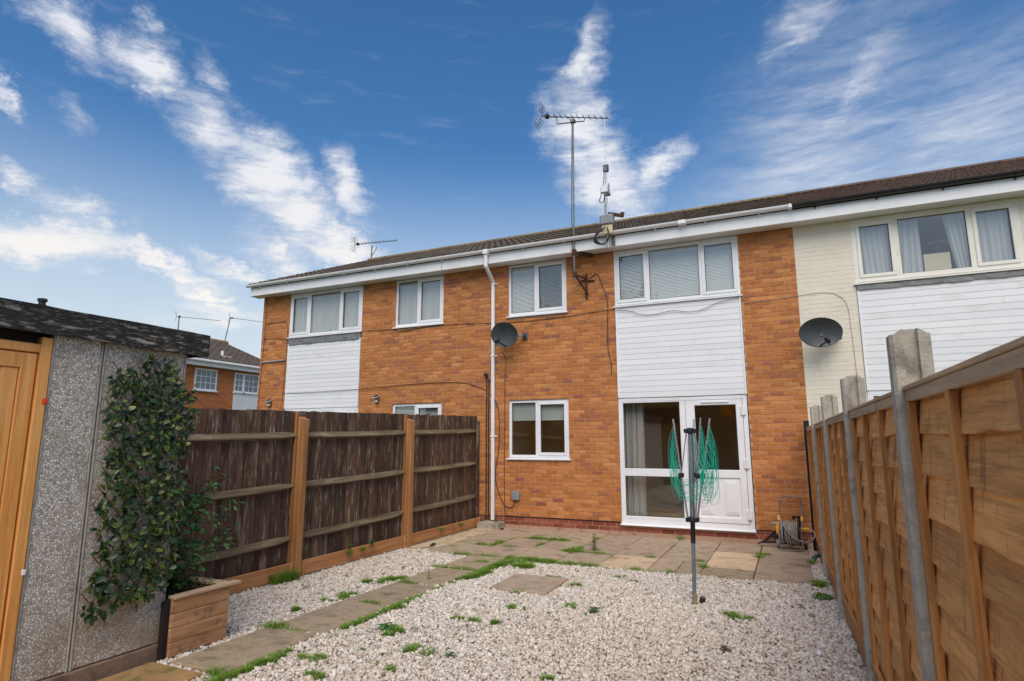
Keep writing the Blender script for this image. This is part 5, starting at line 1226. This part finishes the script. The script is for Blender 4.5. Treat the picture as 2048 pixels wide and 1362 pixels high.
def weed(x, y, label, h=.12, n=26, spread=.10, col=L(74, 112, 58), ll=.06, lw=.022, z=0.0, upright=True):
    t = thing('weed', (x, y, z), label, 'weed'); lv = MB(); st = MB()
    st.tube([(x, y, z-.02), (x+.005, y, z+h*.5), (x-.004, y+.004, z+h)], .003, 5, r2=.0015)
    for i in range(n):
        u = i/n; a = i*2.4; zz = z+(h*u if upright else random.uniform(.005, .03)); sp_ = ll*(1.1-.6*u if upright else random.uniform(.7, 1.2)); k = random.uniform(.75, 1.2)
        leaf(lv, (x, y, zz), (math.cos(a), math.sin(a), .45 if upright else .12), (0, 0, 1), sp_, lw*random.uniform(.8, 1.2), tuple(c*k for c in col), tuple(c*k*1.2 for c in col), .3)
    st.build('stem', STEM, t); setp(lv.build('leaves', LEAF_R, t), kind='stuff')
weed(-.69, -1.70, 'tall thistle-like weed standing in a patio joint', .24, 40, .1, L(98, 124, 78), .085, .028)
weed(2.36, -3.46, 'leafy weed spreading at the foot of the lap fence', .10, 34, .1, L(98, 138, 60), .11, .03, upright=False)
weed(.29, -4.95, 'flat dark green weed near the middle of the chippings', .02, 22, .1, L(98, 124, 84), .07, .024, upright=False)
weed(1.57, -5.6, 'dull olive weed lying flat in the near chippings', .02, 16, .1, L(92, 90, 62), .06, .016, upright=False)
weed(-1.24, -6.24, 'broad-leaved dandelion weed beside the path', .05, 24, .1, L(88, 130, 70), .10, .028, upright=False)
weed(-.36, -6.62, 'small dark seedling in the near chippings', .02, 10, .1, L(84, 120, 66), .05, .018, upright=False)
weed(-1.93, -4.45, 'slender seedling on the stepping path', .14, 14, .1, L(112, 140, 60), .045, .016)
weed(-3.10, -.22, 'weed growing out of the concrete gully block', .20, 22, .1, L(66, 92, 44), .06, .03, z=.1)
weed(-3.48, -4.02, 'little leafy weed on the gravel board of the fence', .08, 14, .1, L(92, 138, 48), .05, .025, z=.17)
weed(-3.47, -3.55, 'drooping leafy weed on the gravel board between the posts', .07, 18, .1, L(78, 120, 60), .07, .03, z=.17)
# dead leaf, earth crumbs
mb = MB(); leaf(mb, (2.10, -3.95, .012), (1, .3, .15), (0, 0, 1), .085, .05, L(96, 50, 34), L(120, 64, 42), .5); setp(mb.build('dead_leaf', LEAF_R), 'curled brown dead leaf on the chippings by the fence', 'leaf')
for (x, y, lb) in ((-3.21, -2.28, 'dark clod of earth on the cream concrete strip'), (-3.17, -2.40, 'smaller dark clod of earth on the cream concrete strip'), (-2.93, -.30, 'dark debris beside the gully block')):
    mb = MB(); mb.lathe([(.004, -.002), (.04, .004), (.033, .02), (.008, .028)], 9, Matrix.Translation((x, y, .0))); mb.v = [(a+random.uniform(-.006, .006), b+random.uniform(-.006, .006), c) for a, b, c in mb.v]; setp(mb.build('earth_clod', SOIL), lb, 'clod')

# ================================================================== ROTARY AIRER
A = thing('rotary_airer', (1.15, -4.24, 0), 'folded rotary washing line airer with green lines standing in the chippings', 'rotary airer')
bx, by = 1.15, -4.24; lean = .024
ax = lambda z: bx+lean*z
mb = MB(); mb.tube([(ax(-.05), by, -.05), (ax(.10), by, .10)], .024, 12); mb.build('ground_socket', TAN, A, smooth=40)
mb = MB(); mb.tube([(ax(.10), by, .10), (ax(.66), by, .66)], .0195, 14); mb.build('lower_pole', POLE, A, smooth=40)
mb = MB(); mb.tube([(ax(.60), by, .60), (ax(.82), by, .82)], .0245, 14); mb.build('sleeve', BLACKP, A, smooth=40)
mb = MB(); mb.tube([(ax(.80), by, .80), (ax(1.78), by, 1.78)], .026, 14); mb.build('upper_pole', POLE, A, smooth=40)
def hub(z, r, nm):
    mb = MB(); mb.lathe([(.028, -.03), (r*.8, -.024), (r, -.012), (r, .012), (r*.8, .022), (.03, .032)], 16, Matrix.Translation((ax(z), by, z)))
    for k in range(4):
        a = R(45+90*k); c = Vector((ax(z)+math.cos(a)*(r+.008), by+math.sin(a)*(r+.008), z)); mb.cbox(-.018, .018, -.018, .018, -.022, .022, .004, Matrix.Translation(c) @ Matrix.Rotation(a, 4, 'Z'))
    mb.build(nm, BLACKP, A)
hub(.835, .052, 'lower_hub'); hub(1.755, .05, 'top_hub')
TIPS = [Vector((-.185, .03)), Vector((.015, .17)), Vector((.205, -.01)), Vector((.125, -.13))]
ARMS = []
for v in TIPS:
    dn = v.normalized(); p0 = Vector((ax(.84)+dn.x*.05, by+dn.y*.05, .84)); p1 = Vector((ax(1.88)+v.x, by+v.y, 1.885)); pj = p0.lerp(p1, .43)
    mb = MB(); mb.bar(p0, p1, .017, .024, .003); am_ = mb.build('arm', ALU_BR, A); ARMS.append((p0, p1, pj))
    mb = MB(); mb.cbox(-.026, .026, -.022, .022, -.026, .022, .005, Matrix.Translation(pj)); mb.tube([pj+Vector((-.03, 0, 0)), pj+Vector((.03, 0, 0))], .007, 6); mb.build('joint', BLACKP, am_)
    mb = MB(); q0 = Vector((ax(1.74)+dn.x*.045, by+dn.y*.045, 1.74)); mb.bar(q0, pj, .010, .014, .002); mb.build('stay', ALU_BR, A)
    mb = MB()
    for k in range(10):
        c = p0.lerp(p1, .50+.048*k); mb.tube([c+Vector((0, -.0135, 0)), c+Vector((0, .0135, 0))], .005, 6)
    mb.build('line_eyelets', BLACKP, am_)
order = [0, 1, 2, 3]
for gi in range(4):
    a, b = ARMS[order[gi]], ARMS[order[(gi+1) % 4]]
    mb = MB()
    for k in range(13):
        u = .50+.0375*k; pa = a[0].lerp(a[1], u); pb = b[0].lerp(b[1], u)
        span = (pa-pb).length; drop = .26+.034*k+random.uniform(-.12, .16)
        c = Vector((ax(1.3), by, 0)); oa = (pa-c); oa.z = 0; oa.normalize(); ob = (pb-c); ob.z = 0; ob.normalize()
        m_ = (pa+pb)/2; om = (oa+ob); om = om.normalized() if om.length > .2 else Vector((0, -1, 0))
        bl_ = random.uniform(.02, .085)
        low = max(.93+random.uniform(0, .14), m_.z-drop)
        # hangs close to each arm, loose loop at the bottom
        side = Vector((random.uniform(-.03, .03), random.uniform(-.03, .03), 0))
        p_ = [pa, pa+oa*bl_*.9+Vector((0, 0, -(pa.z-low)*.35)), pa.lerp(m_, .25)+oa*bl_+side+Vector((0, 0, 0)), m_*1.0+om*(bl_*.6)+side, pb.lerp(m_, .25)+ob*bl_+side, pb+ob*bl_*.9+Vector((0, 0, -(pb.z-low)*.35)), pb]
        p_[2].z = low+.10*(pa.z-low); p_[3].z = low; p_[4].z = low+.10*(pb.z-low)
        mb.tube(smooth_path(p_, 6), .0018, 4, cap=False)
    mb.build('washing_line', GREENL, A)
mb = MB(); mb.lathe([(.026, 0), (.03, .004), (.03, .045), (.026, .05)], 14, Matrix.Translation((1.215, -4.16, .0)) @ Matrix.Rotation(.15, 4, 'Y')); setp(mb.build('socket_cap', BLACKP), 'small black plastic cap lying beside the airer socket', 'cap')
mb = MB(); r_ = .0225; pr = [(max(.0005, r_*math.sin(math.pi*i/14)), -r_*math.cos(math.pi*i/14)) for i in range(15)]; mb.lathe(pr, 22, Matrix.Translation((2.25, -5.42, .016)))
bm_ = mb.build('ball', mat('dimpled_white_plastic', [L(226, 228, 232), L(240, 241, 244)], scale=40, rough=0.3, bump=0.5, bscale=260), smooth=True); setp(bm_, 'small white ball lying on the chippings near the right fence', 'ball')

# ================================================================== HOSE REEL
Hh = thing('hose_reel', (2.06, -.50, 0), 'hose reel cart with grey hose and yellow fittings by the house wall', 'hose reel')
yb_ = -.62
mb = MB(); mb.tube(smooth_path([(1.955, -.34, .77), (1.915, -.40, .50), (1.905, -.50, .30), (1.905, -.60, .09), (1.935, yb_, .03), (1.99, yb_, .022), (2.13, yb_, .022), (2.18, yb_, .03), (2.21, -.60, .09), (2.215, -.50, .30), (2.235, -.40, .50), (2.245, -.34, .74), (2.20, -.335, .785), (2.10, -.33, .79), (2.0, -.33, .79), (1.955, -.34, .77)], 5), .0095, 8); mb.build('frame', ALU, Hh, smooth=True)
cz, cyy = .27, -.46
rotX = lambda x: Matrix.Translation((x, cyy, cz)) @ Matrix.Rotation(R(90), 4, 'Y')
for x, nm in ((1.945, 'drum_flange'), (2.185, 'drum_flange')):
    mb = MB(); mb.lathe([(.05, -.012), (.17, -.008), (.195, -.012), (.2, 0), (.195, .012), (.17, .006), (.05, .012)], 30, rotX(x)); mb.build(nm, GREYP if x < 2 else BLACKP, Hh, smooth=40)
mb = MB(); mb.lathe([(.07, 0), (.07, .23)], 18, rotX(1.95)); mb.build('drum', BLACKP, Hh)
mb = MB()
for layer, (rr, n) in enumerate(((.095, 10), (.115, 10), (.135, 9), (.152, 8))):
    pts = []
    for i in range(n*16+1):
        a = 2*math.pi*i/16; x = 1.972+(.19*(i/(n*16)) if layer % 2 == 0 else .19*(1-i/(n*16))); q = rr+.006*math.sin(a*1.3+layer); pts.append((x, cyy+q*math.cos(a), cz+q*math.sin(a)*1.04))
    mb.tube(pts, .0105, 6)
for k in range(5):    # slack coils hanging below the drum
    x = 1.985+.028*k; mb.tube(smooth_path([(x, cyy-.10, cz+.14), (x+.01, cyy-.17, cz+.02), (x+.03+.01*k, cyy-.17, cz-.12), (x+.05, cyy-.10, cz-.215+.012*k), (x+.03, cyy+.02, cz-.18)], 7), .0105, 6)
mb.tube(smooth_path([(2.31, cyy, .32), (2.37, cyy-.02, .31), (2.395, cyy-.06, .25), (2.36, cyy-.14, .19), (2.28, cyy-.2, .165), (2.17, cyy-.23, .18), (2.07, cyy-.22, .245), (1.99, cyy-.19, .36), (1.97, cyy-.14, .42)], 7), .0105, 8)
mb.build('hose', HOSE, Hh, smooth=True)
mb = MB(); mb.tube([(2.20, cyy, .32), (2.27, cyy, .32)], .02, 10); mb.tube([(2.27, cyy, .32), (2.32, cyy, .32)], .026, 12); mb.build('hose_connector', YELLOW, Hh)
mb = MB(); mb.bar((1.885, cyy-.02, .24), (1.885, cyy-.02, .41), .045, .03); mb.build('crank', YELLOW, Hh)
mb = MB(); mb.tube([(1.885, cyy-.02, .385), (1.80, cyy-.02, .385)], .02, 10); mb.build('crank_knob', GREYP, Hh)
for x in (1.91, 2.235): mb = MB(); mb.bar((x, -.43, .43), (x, -.405, .50), .03, .03); mb.build('collar', YELLOW, Hh)
mb = MB(); mb.bar((2.12, -.38, .30), (2.12, -.38, .50), .03, .05); mb.bar((2.20, -.38, .30), (2.20, -.38, .50), .03, .05); mb.bar((2.10, -.38, .485), (2.22, -.38, .485), .05, .03); mb.build('guide', BLACKP, Hh)
mb = MB(); mb.bar((1.905, -.36, .30), (1.70, -.26, .10), .03, .035); mb.bar((1.70, -.26, .10), (1.58, -.22, .03), .05, .022); mb.bar((1.89, -.30, .09), (1.63, -.25, .06), .03, .03); mb.bar((1.80, -.3, .18), (1.88, -.35, .15), .05, .06); mb.build('rear_leg', BLACKP, Hh)
for x in (1.875, 2.265):
    mb = MB(); mb.lathe([(.03, -.022), (.065, -.022), (.074, -.014), (.074, .014), (.065, .022), (.03, .022)], 22, Matrix.Translation((x, -.33, .075)) @ Matrix.Rotation(R(90), 4, 'Y')); wh = mb.build('wheel', BLACKP if x > 2 else GREYP, Hh, smooth=40)
mb = MB(); mb.tube([(1.875, -.33, .075), (2.265, -.33, .075)], .012, 8); mb.build('axle', BLACKP, Hh)
mb = MB(); mb.tube(smooth_path([(2.33, -1.16, .02), (2.38, -1.13, .045), (2.42, -1.16, .06)], 4), .026, 10); mb.lathe([(.03, 0), (.034, .02), (.02, .04)], 12, Matrix.Translation((2.34, -1.17, .01)) @ Matrix.Rotation(1.2, 4, 'Y')); setp(mb.build('hose_fitting', mat('dull_green_plastic', [L(52, 78, 72), L(70, 96, 88)], rough=.5, bump=0)), 'small dull green hose fitting on the ground by the lap fence', 'hose fitting')

# ================================================================== TREES BEHIND THE GARDEN (seen only mirrored in the panes)
def tree(x, y, h, cr, label, n=5200, weep=0.3):
    t = thing('tree', (x, y, -.1), label, 'tree', 'trees behind the garden'); st = MB(); tips = []
    st.tube(smooth_path([(x, y, -.2), (x+.1, y, h*.25), (x-.1, y+.1, h*.5), (x, y, h*.85)], 5), .26, 9, r2=.05)
    for k in range(16):
        z0 = h*(.28+.55*k/16); a = k*2.4; l = cr*(1.05-.5*(k/16)); e = Vector((x+l*math.cos(a), y+l*math.sin(a), z0+h*.12)); st.tube(smooth_path([(x, y, z0), (x+.5*l*math.cos(a), y+.5*l*math.sin(a), z0+h*.10), e], 4), .08, 6, r2=.02); tips += [e, Vector((x, y, z0)).lerp(e, .6)+Vector((0, 0, .3))]
    tips += [Vector((x, y, h*.9)), Vector((x+.4, y, h*.97))]
    st.build('trunk', BARK, t, smooth=True)
    lv = MB()
    for i in range(n):
        c = random.choice(tips); p = c+Vector((random.gauss(0, cr*.2), random.gauss(0, cr*.2), random.gauss(0, cr*.16)))
        if random.random() < weep: p.z -= random.uniform(0, 1.6)
        k = random.uniform(.6, 1.2); leaf(lv, p, (random.uniform(-1, 1), random.uniform(-1, 1), random.uniform(-1.2, .3)), (random.uniform(-.6, .6), random.uniform(-.6, .6), 1), random.uniform(.16, .28), random.uniform(.08, .13), tuple(a_*k for a_ in L(58, 82, 40)), tuple(a_*k for a_ in L(76, 100, 48)), .2)
    setp(lv.build('crown', LEAF_R, t), kind='stuff')
tree(-6.3, -26, 11.0, 2.7, 'tall weeping tree behind the garden, mirrored in the wide upper window', weep=.6)
tree(-13.0, -26, 10.6, 2.4, 'rounded tree behind the garden, mirrored in the small upper window')
def added_hedge(x0, x1, y, h, label, n=9000):
    t = thing('added_hedge', ((x0+x1)/2, y, -.1), label, 'added_hedge'); mb = MB(); k = 40
    vs = []
    for i in range(k+1):
        x = x0+(x1-x0)*i/k; hh = h*(.86+.06*math.sin(i*1.7)); vs += [(x, y-.7, -.1), (x, y-.5, hh), (x, y+.35, hh), (x, y+.5, -.1)]
    mb.add(vs, [(4*i+j, 4*i+4+j, 4*i+5+j, 4*i+1+j) for i in range(k) for j in range(3)]); mb.build('core', BARK, t)
    lv = MB()
    for i in range(n):
        p = Vector((random.uniform(x0, x1), y+.45+random.gauss(0, .12), h*random.random()**.8)); 
        if random.random() < .25: p = Vector((random.uniform(x0, x1), y+random.uniform(-.6, .6), h*.92+random.gauss(0, .1)))
        kk = random.uniform(.5, 1.1); leaf(lv, p, (random.uniform(-1, 1), random.uniform(0, 1), random.uniform(-.6, .8)), (random.uniform(-.5, .5), .6, 1), random.uniform(.14, .24), random.uniform(.07, .12), tuple(a*kk for a in L(48, 66, 36)), tuple(a*kk for a in L(62, 84, 42)), .2)
    setp(lv.build('foliage', LEAF_R, t), kind='stuff')
added_hedge(-16, 12, -17.5, 4.4, 'tall green screen added out of view to darken the patio door reflections')  # unseen greenery, added and sized so the door glass mirrors something dark
